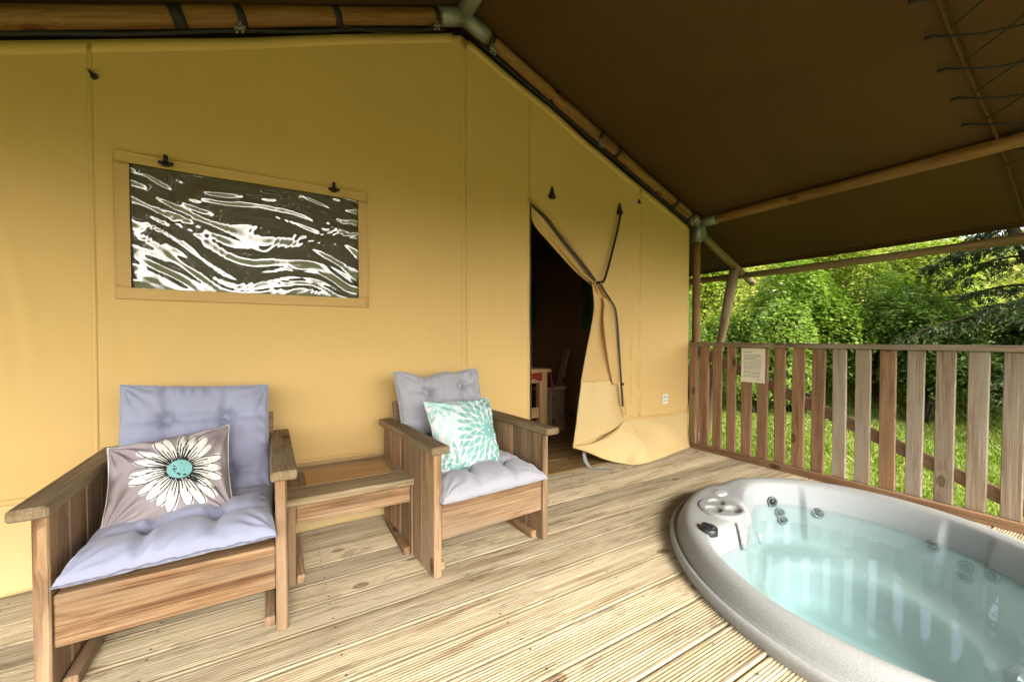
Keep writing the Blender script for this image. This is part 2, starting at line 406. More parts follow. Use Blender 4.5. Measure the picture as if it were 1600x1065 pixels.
# ------------------------------------------------------------------ hot tub outline (the deck is cut round it)
TC = np.array([2.305, .738]); TA, TB, TANG = .898, .735, R(43.2)
def re(th):
    a = th-TANG; return 1/np.sqrt((np.cos(a)/TA)**2+(np.sin(a)/TB)**2)
def tub_pt(th, off, z):
    r = np.maximum(re(th)+off, .0); return np.stack([TC[0]+r*np.cos(th), TC[1]+r*np.sin(th), z+0*th], -1)
def rimk(th): return 1-.34*np.exp(-((np.degrees(th) % 360-238)/48)**2)     # the rim is narrower on the near side
_th = np.linspace(0, 2*np.pi, 721); _el = tub_pt(_th, .058*rimk(_th), 0.)
def tub_x(y):
    """x-interval of the deck cut-out at y"""
    yy = _el[:, 1]
    if y >= yy.max() or y <= yy.min(): return None
    xs = [(_el[i, 0]+(_el[i+1, 0]-_el[i, 0])*(y-yy[i])/(yy[i+1]-yy[i])) for i in range(720) if (yy[i]-y)*(yy[i+1]-y) < 0]
    return (min(xs), max(xs)) if len(xs) >= 2 else None

# ------------------------------------------------------------------ deck
deck = struct('deck')
BW, GAP, TH = .1435, .0065, .028
X0, X1 = -2.2, 3.462
def board_profile():
    ng = 11; pts = []; m = .011; w = (BW-2*m)/ng
    pts.append((-BW/2, -TH)); pts.append((-BW/2, -.005)); pts.append((-BW/2+.004, 0))
    for k in range(ng):
        y0 = -BW/2+m+k*w
        pts += [(y0+w*.04, 0), (y0+w*.36, -.0023), (y0+w*.62, -.0023), (y0+w*.94, 0)]
    pts += [(BW/2-.004, 0), (BW/2, -.005), (BW/2, -TH)]
    return np.array(pts)
PROF = board_profile()
def deck_board(yc, xa, xb, dz, tilt):
    """xa, xb: functions of y giving both ends"""
    n = len(PROF); nx = 2
    V = []; xm = 0.
    for e, fx in enumerate((xa, xb)):
        for (py, pz) in PROF: V.append((fx(yc+py), py, pz))
    F = [(k, k+1, n+k+1, n+k)[::-1] for k in range(n-1)] + [(n-1, 0, n, 2*n-1)[::-1]]
    F += [tuple(range(n)), tuple(range(2*n-1, n-1, -1))]
    o = link('deck_board', mesh('deck_board', V, F), M['deck'], deck)
    o.location = (0, yc, dz); o.rotation_euler = (tilt, 0, 0)
    return o
y = 2.505-BW/2
while y > -1.7:
    dz = random.uniform(-.0015, .0015); tl = random.uniform(-.008, .008)
    cut = [tub_x(y+q) for q in (-BW/2, 0, BW/2)]
    mid = tub_x(y)
    if any(cut):
        lo = min((c[0] for c in cut if c)); hi = max((c[1] for c in cut if c))
        ends = sorted([c for c in (tub_x(y+q) for q in np.linspace(-BW/2, BW/2, 7)) if c])
        def fa(yy, k=0):
            c = tub_x(yy)
            if c: return c[k]
            c = min(((abs(q-yy), tub_x(q)) for q in np.linspace(y-BW/2, y+BW/2, 41) if tub_x(q)), key=lambda t: t[0])[1]
            return c[k]
        deck_board(y, lambda q: X0, lambda q: fa(q, 0), dz, tl)
        deck_board(y, lambda q: fa(q, 1), lambda q: X1, dz, tl)
    else: deck_board(y, lambda q: X0, lambda q: X1, dz, tl)
    y -= BW+GAP
for x in np.arange(-2.0, 3.5, .55):     # joists under the boards
    for (ya, yb) in ((-1.7, -.35), (1.75, 2.45)) if 1.2 < x < 3.4 else ((-1.7, 2.45),):
        plank('joist', M['log'], deck, (x, (ya+yb)/2, -.03-.06), (0, 1, 0), (1, 0, 0), (yb-ya, .05, .115))
plank('edge_board', M['rail_brown'], deck, (3.60, .4, -.12), (0, 1, 0), (0, 0, 1), (4.3, .2, .03))
SVt, SFt = [], []
for yb in np.arange(2.505-BW/2, -1.7, -(BW+GAP)):                 # screw heads, two per board and joist
    for x in np.arange(-2.0, 3.5, .55):
        for q in (-.048, .048):
            c_ = tub_x(yb+q)
            if c_ and c_[0]-.03 < x < c_[1]+.03: continue
            n_ = len(SVt); SVt += [(x+.0042*math.cos(k*math.pi/4)+.006*math.sin(yb*40), yb+q+.0042*math.sin(k*math.pi/4), .0006) for k in range(8)]; SFt.append(tuple(range(n_, n_+8)))
o = link('screw_heads', mesh('screw_heads', SVt, SFt), M['plastic'], deck); o['kind'] = 'stuff'
tf = struct('tent_floor')
plank('threshold_board', M['floor'], tf, (1.6, 2.585, -.012), (1, 0, 0), (0, 1, 0), (4.0, .14, .03), .004)
for k in range(21):
    plank('floor_board', M['floor'], tf, (1.1, 2.725+k*.142, -.014+random.uniform(-.001, .001)), (1, 0, 0), (0, 1, 0), (5.0, .138, .03), .003)

# ------------------------------------------------------------------ railing
rail = thing('deck_railing', 'wooden deck railing with flat slats, browner towards the tent post', 'railing', (3.5, 2.5, 0))
LX = 0.0
def rl(x, y, z): return (x-3.5, y-2.5, z)
plank('top_rail', M['rail_grey'], rail, rl(3.515, .42, .992), (0, 1, 0), (1, 0, 0), (4.15, .085, .036), .005)
plank('bottom_rail', M['rail_brown'], rail, rl(3.492, .42, .022), (0, 1, 0), (1, 0, 0), (4.15, .05, .055), .004)
plank('end_post', M['rail_brown'], rail, rl(3.505, 2.452, .508), (0, 0, 1), (0, 1, 0), (.93, .07, .06), .005)
yy = 2.348; k = 0
while yy > -1.6:
    grey = yy < 1.33 and k not in (10,)
    mt = M['rail_grey'] if (grey or k == 8) else M['rail_brown']
    plank('slat', mt, rail, rl(3.512, yy, .511), (random.uniform(-.002, .002), random.uniform(-.006, .006), 1), (0, 1, 0), (.922, .084-.002*(k % 3), .026), .004, .002)
    yy -= .1325 if k else .128; k += 1
for (ya, za, yb, zb) in ((2.43, .93, .30, .055), (.28, .93, -1.6, .10)):
    d = Vector((0, yb-ya, zb-za)); plank('brace', M['rail_brown'], rail, rl(3.546, (ya+yb)/2, (za+zb)/2), d, (0, -d.z, d.y), (d.length, .082, .03), .004)

# ------------------------------------------------------------------ tent: poles, roof, walls
RX, RZ, SL = 1.096, 3.13, .398          # ridge position and slope of the gable poles
def pz(x): return RZ-SL*abs(x-RX)
tent = thing('safari_tent', 'tan canvas safari tent with brown roof on round pine poles', 'tent', (RX, 2.5, 0))
T0 = np.array([RX, 2.5, 0.])
def tl_(p): return tuple(np.array(p, float)-T0)
PY = 2.455
def P3(x, z, y=PY): return (x, y, z)
def tp(*a): return tl_(P3(*a))
gl = pole('gable_pole', M['pole'], tent, tp(-1.5, pz(-1.5)), tp(.96, pz(.96)), .047, .045)
gr = pole('gable_pole', M['pole'], tent, tp(1.25, pz(1.25)), tp(3.50, pz(3.50)), .042, .040)
ep = pole('eave_pole', M['pole'], tent, tl_((3.61, 2.38, 2.165)), tl_((3.61, -1.6, 2.165)), .040, .042)
pole('eave_pole', M['pole'], tent, tl_((-1.42, 2.4, 2.165)), tl_((-1.42, -1.6, 2.165)), .040, .042)
pole('corner_post', M['pole'], tent, tl_((3.60, 2.50, .10)), tl_((3.60, 2.50, 2.02)), .036, .036)
rp = pole('ridge_pole', M['pole'], tent, tl_((RX, 2.2, 3.16)), tl_((RX, -1.6, 3.16)), .045, .045)
rf = pole('rafter_pole', M['log'], tent, tl_((3.70, 2.54, 2.105)), tl_((4.66, 2.54, 1.665)), .038, .036)
bp = pole('brace_pole', M['log'], tent, tl_((3.84, 2.60, -.12)), tl_((4.33, 2.56, 1.79)), .042, .046, .012)
gp = pole('gutter_pole', M['log'], tent, tl_((4.47, 4.6, 1.745)), tl_((4.47, -2.0, 1.725)), .033, .036, .006)
def sleeve(a, b, r): return add_tube('pole_joint', M['galv'], tent, [tl_(a), tl_(np.array(a)*.5+np.array(b)*.5), tl_(b)], r, 20)
# ridge joint and corner joint: steel sleeves that take the pole ends
rc = np.array([RX, PY, RZ+.005])
sleeve(rc, P3(.93, pz(.93)+.002), .054); sleeve(rc, P3(1.27, pz(1.27)+.002), .050); sleeve(rc+(0, .03, .012), (RX, 2.16, 3.16), .055)
cc = np.array([3.60, 2.48, 2.175])
sleeve(cc+(0, 0, .02), (3.60, 2.50, 1.985), .044); sleeve(cc, (3.46, PY, pz(3.46)), .046); sleeve(cc, (3.61, 2.30, 2.166), .047); sleeve(cc, (3.76, 2.54, 2.077), .045)
add_tube('post_foot', M['galv'], tent, [tl_((3.60, 2.50, -.03)), tl_((3.60, 2.50, .07)), tl_((3.60, 2.50, .14))], .043, 18)
plank('brace_bracket', M['galv'], tent, tl_((3.80, 2.585, .06)), (0, 0, 1), (0, 1, 0), (.34, .06, .05), .004)
# straps round the gable poles, buckles, black edge rope
def strap(par, x, w=.05, r=.052):
    d = np.array([1, 0, -SL if x > RX else SL]); d /= np.linalg.norm(d); c = np.array(P3(x, pz(x)))
    return add_tube('strap', M['black'], par, [tuple(par.matrix_basis.inverted() @ Vector(tl_(c+d*s))) for s in (-w/2, 0, w/2)], r, 20, smooth=True)
for par, xs in ((gl, (-.36, -.115, .33, .90)), (gr, (1.30, 1.83, 2.27, 2.47, 3.20, 3.42))):
    for x in xs: strap(par, x, .052 if x in (-.36, 1.83) else .034, .0505 if par is gl else .0455)
def buckle(par, x):
    mi = par.matrix_basis.inverted()
    d = Vector((1, 0, -SL if x > RX else SL)).normalized()
    c = Vector(tl_(P3(x, pz(x)-.062, 2.43)))
    V, F = [], []
    for dx, dz, sx, sz, sy in ((0, .018, .022, .03, .012), (.0, -.008, .05, .014, .02), (-.012, -.022, .014, .02, .014), (.014, -.022, .014, .02, .014)):
        b = box_mesh(sx, sy, sz, .002); n = len(V)
        for v in b.vertices:
            q = c + d*(v.co.x+dx) + Vector((0, v.co.y, 0)) + Vector((0, 0, 1))*(v.co.z+dz); V.append(mi @ q)
        F += [tuple(n+i for i in p.vertices) for p in b.polygons]
    link('buckle', mesh('buckle', V, F), M['galv'], par)
buckle(gl, -.115); buckle(gl, .905); buckle(gr, 1.30); buckle(gr, 2.27); buckle(gr, 3.42)
for (xa, xb, n) in ((-1.5, .98, 40), (1.22, 3.48, 40)):
    xs = np.linspace(xa, xb, n)
    add_tube('edge_rope', M['black'], tent, [tl_((x, 2.475, pz(x)-.058-.004*math.sin(x*9))) for x in xs], .010, 8)
add_tube('edge_rope', M['black'], tent, [tl_(p) for p in curve_pts([(.35, 2.42, 2.76), (.55, 2.41, 2.80), (.78, 2.42, 2.90), (.93, 2.43, 3.0)], 16)], .006, 6)

# roof canvas: two slopes, two sheets each, sagging a little between the poles
def roof_sheet(sx, xa, xb, ya, yb, lift=0):
    u = np.linspace(xa, xb, 60); v = np.linspace(ya, yb, 60); X, Y = np.meshgrid(u, v, indexing='ij')
    d = np.abs(X-RX)
    Z = RZ+.075+lift-SL*d + .012*snoise(X, Y, .35, 6) - .02*np.sin(np.clip((d)/2.5, 0, 1)*math.pi)
    Z = Z - .012*sstep(2.5, 3.5, d) + .035*sstep(2.6, 3.46, d)
    P = np.dstack([X, Y, Z])-T0
    return sheet('roof_canvas', M['roof'], tent, P if sx < 0 else P[::-1], .006)
roof_sheet(1, RX, 4.565, .60, 6.0); roof_sheet(1, RX, 4.60, -1.5, .70, .012)
roof_sheet(-1, RX, -2.4, .60, 6.0); roof_sheet(-1, RX, -2.4, -1.5, .70, .012)
u = np.linspace(-2.0, 4.2, 60); v = np.linspace(0, 1, 14); X, Tt = np.meshgrid(u, v, indexing='ij')
ZT = RZ+.05-SL*np.abs(X-RX); Z = np.minimum(2.03, ZT-.12); Z = Z+(ZT-Z)*Tt
sheet('added_shade_valance', M['roof'], tent, np.dstack([X, -1.46+.02*snoise(X, Z, .8, 5), Z])-T0, .005)  # unseen valance added behind the camera to dim the top of the wall
def roof_under(x): return RZ+.052-SL*abs(x-RX) - .02*math.sin(min(1, abs(x-RX)/2.5)*math.pi) + .02*sstep(2.6, 3.46, abs(x-RX))
for sx_ in (4.52, 4.56):
    add_tube('edge_hem', M['roof'], tent, [tl_((sx_, yv, RZ+.075-SL*(sx_-RX)+.012*snoise(sx_, yv, .35, 6)+.016)) for yv in np.linspace(.6, 6, 60)], .007 if sx_ < 4.55 else .011, 6)
# seam hem and its lacing
add_tube('seam_hem', M['roof'], tent, [tl_((x, .598+.01*math.sin(x*3), float(roof_under(x))-.004)) for x in np.linspace(1.2, 4.5, 40)], .009, 8)
xs = np.arange(1.45, 3.62, .215)
lace = thing('roof_lacing', 'black cord laced in a zigzag across the roof seam', 'cord', (2.6, .5, 2.6))
for i, x in enumerate(xs):
    def q(xx, yy, dz=.016): return (xx-2.6, yy-.5, float(roof_under(xx))-dz-2.6)
    a = q(x, .665); b = q(x+.10, .52); c = q(x+.17, .34); e = q(x+.215, .598)
    add_tube('cord', M['black'], lace, [a, b, c], .0045, 6)
    add_tube('cord', M['black'], lace, [e, q(x+.13, .45), q(x+.02, .28)], .0035, 6)
    add_tube('toggle', M['black'], lace, [q(x-.006, .69), a, q(x+.012, .645)], .009, 8)

# walls
_cr = [(.48, 1.22, .75, .80, .022, .0035), (.35, 1.20, .10, .92, .020, .003), (-.58, 1.22, -.50, .85, .025, .003), (-.60, 1.88, -.66, 2.15, .018, .003), (.50, 1.90, .75, 2.25, .022, .0025), (.9, 1.9, .98, .6, .03, .003), (1.35, 2.3, 1.40, .9, .03, .0035), (1.52, 1.6, 1.50, .5, .02, .003), (.2, .40, .33, .70, .025, .003), (.75, .40, .70, .75, .03, .003), (-1.0, 1.9, -.85, .7, .03, .004), (2.55, 2.12, 2.75, 1.2, .03, .004), (2.6, 1.3, 2.68, .5, .02, .004), (3.1, 1.9, 3.2, .6, .03, .003), (2.45, 1.5, 2.75, 1.75, .02, .0035), (2.0, 2.05, 2.6, 2.35, .02, .002), (-.35, 2.5, -.2, 2.0, .03, .003), (.6, 2.8, .65, 2.2, .03, .003), (3.3, .55, 3.44, .36, .02, .003), (2.95, .6, 3.05, .36, .02, .0025)]
def creases(X, Z):
    s = 0
    for (x0, z0, x1, z1, w, a) in _cr:
        L2 = (x1-x0)**2+(z1-z0)**2; t = ((X-x0)*(x1-x0)+(Z-z0)*(z1-z0))/L2; d = ((X-x0)*(z1-z0)-(Z-z0)*(x1-x0))/math.sqrt(L2)+.012*np.sin(t*7+x0*9)
        s = s+a*(d/w)*np.exp(.5-(d/w)**2)*np.exp(-((t-.5)/.38)**4)
    return s
def sag(X, Z, amp=.010): return creases(X, Z)+ amp*snoise(X*1.0, Z*.7, .55, 7, 3)+.35*amp*snoise(X, Z, 1.6, 6, 11)
def wtop(x): return pz(x)-.085
WY = 2.5
def wall(name, mat, xa, xb, za, nz=70, nx=60, xl=None, y0=0, top=None):
    v = np.linspace(0, 1, nz); u = np.linspace(0, 1, nx); P = np.zeros((nx, nz, 3))
    for j, t in enumerate(v):
        for i, s in enumerate(u):
            P[i, j] = (xa+(xb-xa)*s, 0, t)
    if xl is not None: pass
    X = P[..., 0]; T = P[..., 2]
    zt = top if top is not None else RZ-SL*np.abs(X-RX)-.085
    Z = za+(zt-za)*T
    Y = WY+y0+sag(X, Z)
    return sheet(name, mat, tent, np.dstack([X, Y, Z])-T0, .004)
WZ0, WZ1, WX0, WX1 = 1.275, 1.855, -.552, .452     # vinyl pane
wall('canvas_panel', M['canvas'], -1.5, -.67, .366)
# middle panel, built round the window opening
xs_ = np.concatenate([np.linspace(-.67, WX0, 8)[:-1], np.linspace(WX0, WX1, 50)[:-1], np.linspace(WX1, 1.115, 34)])
X = np.repeat(xs_[:, None], 110, 1); ZT = RZ-SL*np.abs(X-RX)-.085
ts_ = np.linspace(0, 1, 40)[None]
Z = np.concatenate([.366+(WZ0-.366)*ts_[:, :-1]+0*X[:, :39], WZ0+(WZ1-WZ0)*np.linspace(0, 1, 30)[None, :-1]+0*X[:, :29], WZ1+(ZT[:, :42]-WZ1)*np.linspace(0, 1, 42)[None]], 1)
P = np.dstack([X, WY+sag(X, Z), Z])-T0; V, F = grid(P)
cx_ = (P.reshape(-1, 3)[F].mean(1)+T0)
F = F[~((cx_[:, 0] > WX0) & (cx_[:, 0] < WX1) & (cx_[:, 2] > WZ0) & (cx_[:, 2] < WZ1))]
o = link('canvas_panel', big_mesh('canvas_panel', V, F), M['canvas'], tent); md = o.modifiers.new('thickness', 'SOLIDIFY'); md.thickness = .004; md.offset = 0
wall('canvas_panel', M['canvas'], 1.115, 1.64, .366, nx=30)
# skirt along the foot of the wall: lighter coated cloth, kicking out on to the deck
u = np.linspace(-1.5, 1.64, 120); v = np.linspace(0, 1, 24); X, Tt = np.meshgrid(u, v, indexing='ij')
Z = .004+.378*(1-Tt)
Y = WY-.006+sag(X, Z)*(1-Tt)-(.05+.02*snoise(X, X*0, .9, 5, 5))*Tt**2 + .012*snoise(X, Z, 1.3, 5, 8)*Tt
sheet('wall_skirt', M['skirt'], tent, np.dstack([X, Y, Z])-T0, .004)
# right-hand panel: its left edge is drawn back by the tie
XL = np.array([(.34, 2.40), (.7, 2.40), (1.0, 2.38), (1.3, 2.34), (1.5, 2.255), (1.62, 2.135), (1.75, 1.985), (1.93, 1.80), (2.06, 1.655), (2.08, 1.64)])
def xl_of(z): return np.interp(z, XL[:, 0], XL[:, 1])
uu = np.linspace(0, 1, 60); rows = []
for z in np.linspace(.34, 2.08, 80):
    x = xl_of(z)+(3.475-xl_of(z))*uu; fade = sstep(2.09, 1.80, z)
    zc = np.minimum(z, RZ-SL*np.abs(x-RX)-.085-(2.08-z)*.02)
    pull = np.exp(-((x-2.27)**2/.10+(z-1.5)**2/.16))
    Y = WY+sag(x, z)+fade*(-.010*np.sin((x-z*.8)*22)*np.exp(-(x-xl_of(z))/.22)-.02*pull-.03*np.exp(-(x-xl_of(z))/.03))
    rows.append(np.stack([x, Y, zc], -1))
xr = rows[-1][:, 0]; zt_ = RZ-SL*np.abs(xr-RX)-.085; zb_ = rows[-1][:, 2]
for t in np.linspace(0, 1, 30)[1:]:
    z = zb_+(np.maximum(zt_, zb_)-zb_)*t; rows.append(np.stack([xr, WY+sag(xr, z), z], -1))
sheet('canvas_panel', M['canvas'], tent, np.array(rows).transpose(1, 0, 2)-T0, .004)
top = curve_pts([(2.385, 2.497, .36), (2.50, 2.497, .35), (2.7, 2.497, .337), (2.95, 2.497, .334), (3.2, 2.497, .338), (3.47, 2.497, .345)], 60)
bot = curve_pts([(2.045, 2.50, .185), (2.19, 2.49, .130), (2.36, 2.465, .052), (2.52, 2.405, .006), (2.62, 2.335, .004), (2.89, 2.35, .004), (3.16, 2.405, .004), (3.44, 2.445, .010)], 60)
v = np.linspace(0, 1, 30)[None, :, None]
P = top[:, None]*(1-v)+bot[:, None]*v
P[..., 1] += .02*np.sin(v[..., 0]*3.1)*np.sin(P[..., 0]*13+P[..., 2]*9)+.012*np.sin(v[..., 0]*3.14)*snoise(P[..., 0], P[..., 2], 2.2, 6, 2) - .012*np.exp(-((P[..., 0]-2.66-.25*(.34-P[..., 2]))/.03)**2)*np.sin(v[..., 0]*3.1)
sheet('wall_skirt', M['skirt'], tent, P[::-1]-T0, .004)
# seam tapes, hem bands
def tape(name, mat, pts, w, y=-.0028, n=40):
    C = curve_pts(pts, n); d = np.gradient(C, axis=0); d /= np.linalg.norm(d, axis=1)[:, None]; nn = np.stack([-d[:, 1], d[:, 0]], -1)
    P = np.zeros((3, n, 3))
    for i, s in enumerate((-1, 0, 1)):
        q = C+nn*s*w/2; P[i] = np.stack([q[:, 0], WY+sag(q[:, 0], q[:, 1])+y, q[:, 1]], -1)
    return sheet(name, mat, tent, P-T0, .0012, True)
for x, w, zb, zt in ((-.67, .016, .37, wtop(-.67)), (1.118, .042, .37, wtop(1.118)-.02), (1.64, .010, 2.09, wtop(1.64)), (1.628, .022, .37, 2.08), (2.80, .030, .36, wtop(2.80)-.01), (2.70, .02, .37, 1.6)):
    tape('seam_tape', M['canvas'], [(x, zb), (x, (zb+zt)/2), (x, zt)], w)
tape('hem_band', M['canvas'], [(-1.48, wtop(-1.48)-.015), (0, wtop(0)-.015), (1.05, wtop(1.05)-.015)], .055)
tape('hem_band', M['canvas'], [(1.15, wtop(1.15)-.015), (2.2, wtop(2.2)-.015), (3.44, wtop(3.44)-.015)], .055)
tape('hem_band', M['canvas'], [(-1.48, .372), (0, .372), (1.62, .372)], .022, -.011)
tape('hem_band', M['canvas'], [(2.42, .352), (2.9, .337), (3.46, .345)], .018, -.008)
tape('zip_tape', M['zip'], [(1.642, .02), (1.642, 1.0), (1.642, 2.06)], .012, -.007)
# window
win = tent
fr = [((WX0-.045, WZ1), (WX1+.045, WZ1), 'h', .022), ((WX0-.045, WZ0), (WX1+.045, WZ0), 'h', -.022)]
for (xa, xb, za, zb) in ((WX0-.046, WX1+.046, WZ1-.006, WZ1+.040), (WX0-.046, WX1+.046, WZ0-.046, WZ0+.006), (WX0-.046, WX0+.006, WZ0+.006, WZ1-.006), (WX1-.006, WX1+.046, WZ0+.006, WZ1-.006)):
    u = np.linspace(xa, xb, 40); v = np.linspace(za, zb, 30); X, Z = np.meshgrid(u, v, indexing='ij')
    e = np.minimum(np.minimum(X-(WX0-.046), WX1+.046-X), np.minimum(Z-(WZ0-.046), WZ1+.04-Z))
    Y = WY+sag(X, Z)-.011-.002*snoise(X, Z, 5, 5)-.004*np.exp(-e/.006)
    sheet('window_border', M['flap'], tent, np.dstack([X, Y, Z])-T0, .003)
u = np.linspace(WX0-.01, WX1+.01, 240); v = np.linspace(WZ0-.01, WZ1+.01, 150); X, Z = np.meshgrid(u, v, indexing='ij')
wx = X+.10*snoise(X, Z, 1.1, 5, 1); wz = Z+.09*snoise(X, Z, 1.3, 5, 6)
p_ = wx*.88-wz*.47; q_ = wx*.45+wz*.85
D = .0042*snoise(p_*.55, q_*2.5, 1.5, 8, 4)+.0030*snoise(p_*.75+.08*snoise(X, Z, 3, 5, 12), q_*2.5, 3.4, 8, 9)+.0015*snoise(p_*1.0, q_*2.2, 8.0, 8, 14)-.0018*np.abs(snoise(p_*.9, q_*2.2, 2.1, 7, 20))
edge = np.minimum(np.minimum(X-WX0, WX1-X)/.10, np.minimum(Z-WZ0, WZ1-Z)/.06)
D = D*np.clip(edge, 0, 1)**.5
D = D*.72+.0006*np.abs(snoise(p_*2.0+.3*snoise(X, Z, 3, 5, 7), q_*2.2, 5.0, 7, 26))
D += .0024*np.sin(Z*80+6*snoise(X, Z, 2, 5, 2))*np.exp(-np.clip(X-WX0, 0, 1)/.06)+.0030*np.sin(Z*75+X*40+5*snoise(X, Z, 2, 5, 3))*np.exp(-np.clip(WX1-X, 0, 1)/.09)
D += .0035*np.exp(-((X-(WX0+.10))/.014)**2)*sstep(WZ1-.16, WZ1-.24, Z)
sheet('window_pane', M['vinyl'], tent, np.dstack([X, WY+sag(X, Z)+.010+D-.014*(Z-WZ0), Z])-T0)
def clip(x, z):
    V, F = [], []
    for dx, dz, sx, sz in ((0, .018, .016, .040), (0, 0, .056, .013), (0, -.004, .03, .02)):
        b = box_mesh(sx, .018, sz, .003); n = len(V)
        V += [(v.co.x+dx+x-RX, v.co.y+WY-.024-2.5, v.co.z+dz+z) for v in b.vertices]; F += [tuple(n+i for i in p.vertices) for p in b.polygons]
    link('window_toggle', mesh('window_toggle', V, F), M['black'], tent)
clip(-.413, 1.868); clip(.315, 1.882)
add_tube('inner_strap', M['black'], tent, [tl_((-.415, 2.60, 1.86)), tl_((-.412, 2.62, 1.72)), tl_((-.412, 2.61, 1.62))], .014, 6, .2)
# little triangular hooks
def hook(x, z, rot=0, s=1.):
    V, F = [], []
    pts = [(-.022, -.03), (.022, -.03), (.013, .0), (.0, .038), (-.013, .0)]
    n = len(pts)
    for yv in (-.020, -.004): V += [(a, yv, b) for a, b in pts]
    F = [tuple(range(n)), tuple(range(2*n-1, n-1, -1))]+[(i, n+i, n+(i+1) % n, (i+1) % n) for i in range(n)]
    for (zc, sx, sz) in ((-.042, .058, .020), (-.052, .036, .012)):
        b = box_mesh(sx, .024, sz, .003); k = len(V); V += [(v.co.x, v.co.y-.014, v.co.z+zc) for v in b.vertices]; F += [tuple(k+i for i in p.vertices) for p in b.polygons]
    c, sn = math.cos(rot), math.sin(rot)
    V = [((a*c-b*sn)*s+x-RX, yv+WY-2.5, (a*sn+b*c)*s+z) for a, yv, b in V]
    link('hook', mesh('hook', V, F), M['black'], tent)
hook(1.834, 2.155); hook(2.54, 2.147); hook(-.664, 2.21, R(40), .45); hook(2.772, 2.243, R(10), .38)
# tie strap, from the hook round the gathered flap
tie = curve_pts([(2.535, 2.470, 2.10), (2.49, 2.462, 1.95), (2.42, 2.455, 1.75), (2.35, 2.44, 1.585), (2.29, 2.415, 1.505), (2.235, 2.405, 1.487), (2.185, 2.43, 1.492), (2.16, 2.47, 1.51)], 60)
Pt = np.zeros((2, 60, 3)); Td = np.gradient(tie, axis=0); Td /= np.linalg.norm(Td, axis=1)[:, None]
for i, s in enumerate((-1, 1)):
    nv = np.stack([-Td[:, 2], 0*Td[:, 0], Td[:, 0]], -1); nv /= np.linalg.norm(nv, axis=1)[:, None]+1e-9
    Pt[i] = tie+nv*s*.011
sheet('tie_strap', M['black'], tent, Pt-T0, .003, False)

# ---- the door flap, gathered by the tie
def ribbon(name, mat, A, B, n, m, fold=None, thick=.004, smooth=True):
    """sheet between the curves A and B given as (x, y, z) lists; fold(s, t) moves it towards the viewer"""
    a = curve_pts(A, n); b = curve_pts(B, n); s = np.linspace(0, 1, m)[None, :, None]
    P = a[:, None]*(1-s)+b[:, None]*s
    if fold is not None:
        t = np.linspace(0, 1, n)[:, None]; P[..., 1] -= fold(s[..., 0], t)
    return sheet(name, mat, tent, P-T0, thick, smooth)
y1 = 2.47
add_tube('flap_roll', M['canvas'], tent, [tl_(p) for p in curve_pts([(1.625, 2.49, 2.085), (1.76, 2.478, 1.985), (1.90, 2.465, 1.865), (2.04, 2.455, 1.735), (2.15, 2.445, 1.62), (2.235, 2.43, 1.51)], 40)], list(np.linspace(.006, .020, 40)), 10)
add_tube('flap_roll', M['flap'], tent, [tl_(p) for p in curve_pts([(1.63, 2.49, 2.06), (1.74, 2.468, 1.955), (1.88, 2.452, 1.83), (2.02, 2.44, 1.70), (2.13, 2.43, 1.59), (2.215, 2.42, 1.50)], 40)], list(np.linspace(.006, .014, 40)), 10)
ribbon('flap_cloth', M['flap'], [(1.635, 2.485, 2.04), (1.75, 2.47, 1.935), (1.89, 2.455, 1.80), (2.03, 2.445, 1.67), (2.14, 2.44, 1.565), (2.215, 2.43, 1.495)],
       [(1.645, 2.50, 2.00), (1.672, 2.49, 1.885), (1.80, 2.48, 1.765), (1.92, 2.475, 1.665), (2.05, 2.47, 1.565), (2.185, 2.455, 1.478)], 60, 24,
       lambda s, t: .02*np.sin(s*5.5+t*2.5)*(1-.5*t)*np.sin(s*3.1)+.012*np.sin(s*11+t*4)*np.sin(s*3.1))
ribbon('zip_tape', M['zip'], [(1.632, 2.47, 2.03), (1.75, 2.452, 1.945), (1.89, 2.438, 1.812), (2.03, 2.425, 1.682), (2.13, 2.415, 1.585), (2.205, 2.405, 1.505)],
       [(1.636, 2.472, 2.005), (1.744, 2.457, 1.918), (1.878, 2.443, 1.784), (2.018, 2.43, 1.657), (2.112, 2.42, 1.565), (2.19, 2.41, 1.490)], 40, 3, None, .003)
ribbon('flap_fold', M['flap'], [(1.78, 2.475, 1.86), (1.92, 2.46, 1.74), (2.03, 2.452, 1.645), (2.10, 2.445, 1.56), (2.20, 2.425, 1.485)],
       [(1.80, 2.478, 1.80), (1.93, 2.466, 1.69), (2.05, 2.46, 1.58), (2.10, 2.45, 1.535), (2.205, 2.435, 1.478)], 40, 8, lambda s, t: .012*np.sin(s*3.1)*(1+t))
def hangfold(s, t):
    g = np.exp(-t/.16); return (.024*np.sin(s*17+.6)+.014*np.sin(s*31+2))*g+.006*np.sin(s*23+t*3)*np.exp(-t/.5)+.018*np.sin(s*7+1.0+t*1.2)*np.sin(s*3.1)+.03*np.sin(s*3.14)*(1-g)
Lh = [(2.178, 2.45, 1.485), (2.205, 2.45, 1.38), (2.225, 2.46, 1.28), (2.205, 2.47, 1.13), (2.165, 2.48, .93), (2.115, 2.485, .69)]
Rh = [(2.262, 2.43, 1.485), (2.39, 2.44, 1.33), (2.43, 2.455, 1.18), (2.448, 2.462, 1.02), (2.468, 2.465, .85), (2.488, 2.468, .685)]
ribbon('flap_cloth', M['flap'], Lh, Rh, 70, 60, hangfold)
Lb = [(2.116, 2.481, .70), (2.09, 2.481, .55), (2.065, 2.483, .38), (2.038, 2.49, .197)]
Rb = [(2.490, 2.464, .695), (2.515, 2.462, .56), (2.545, 2.46, .45), (2.583, 2.462, .350)]
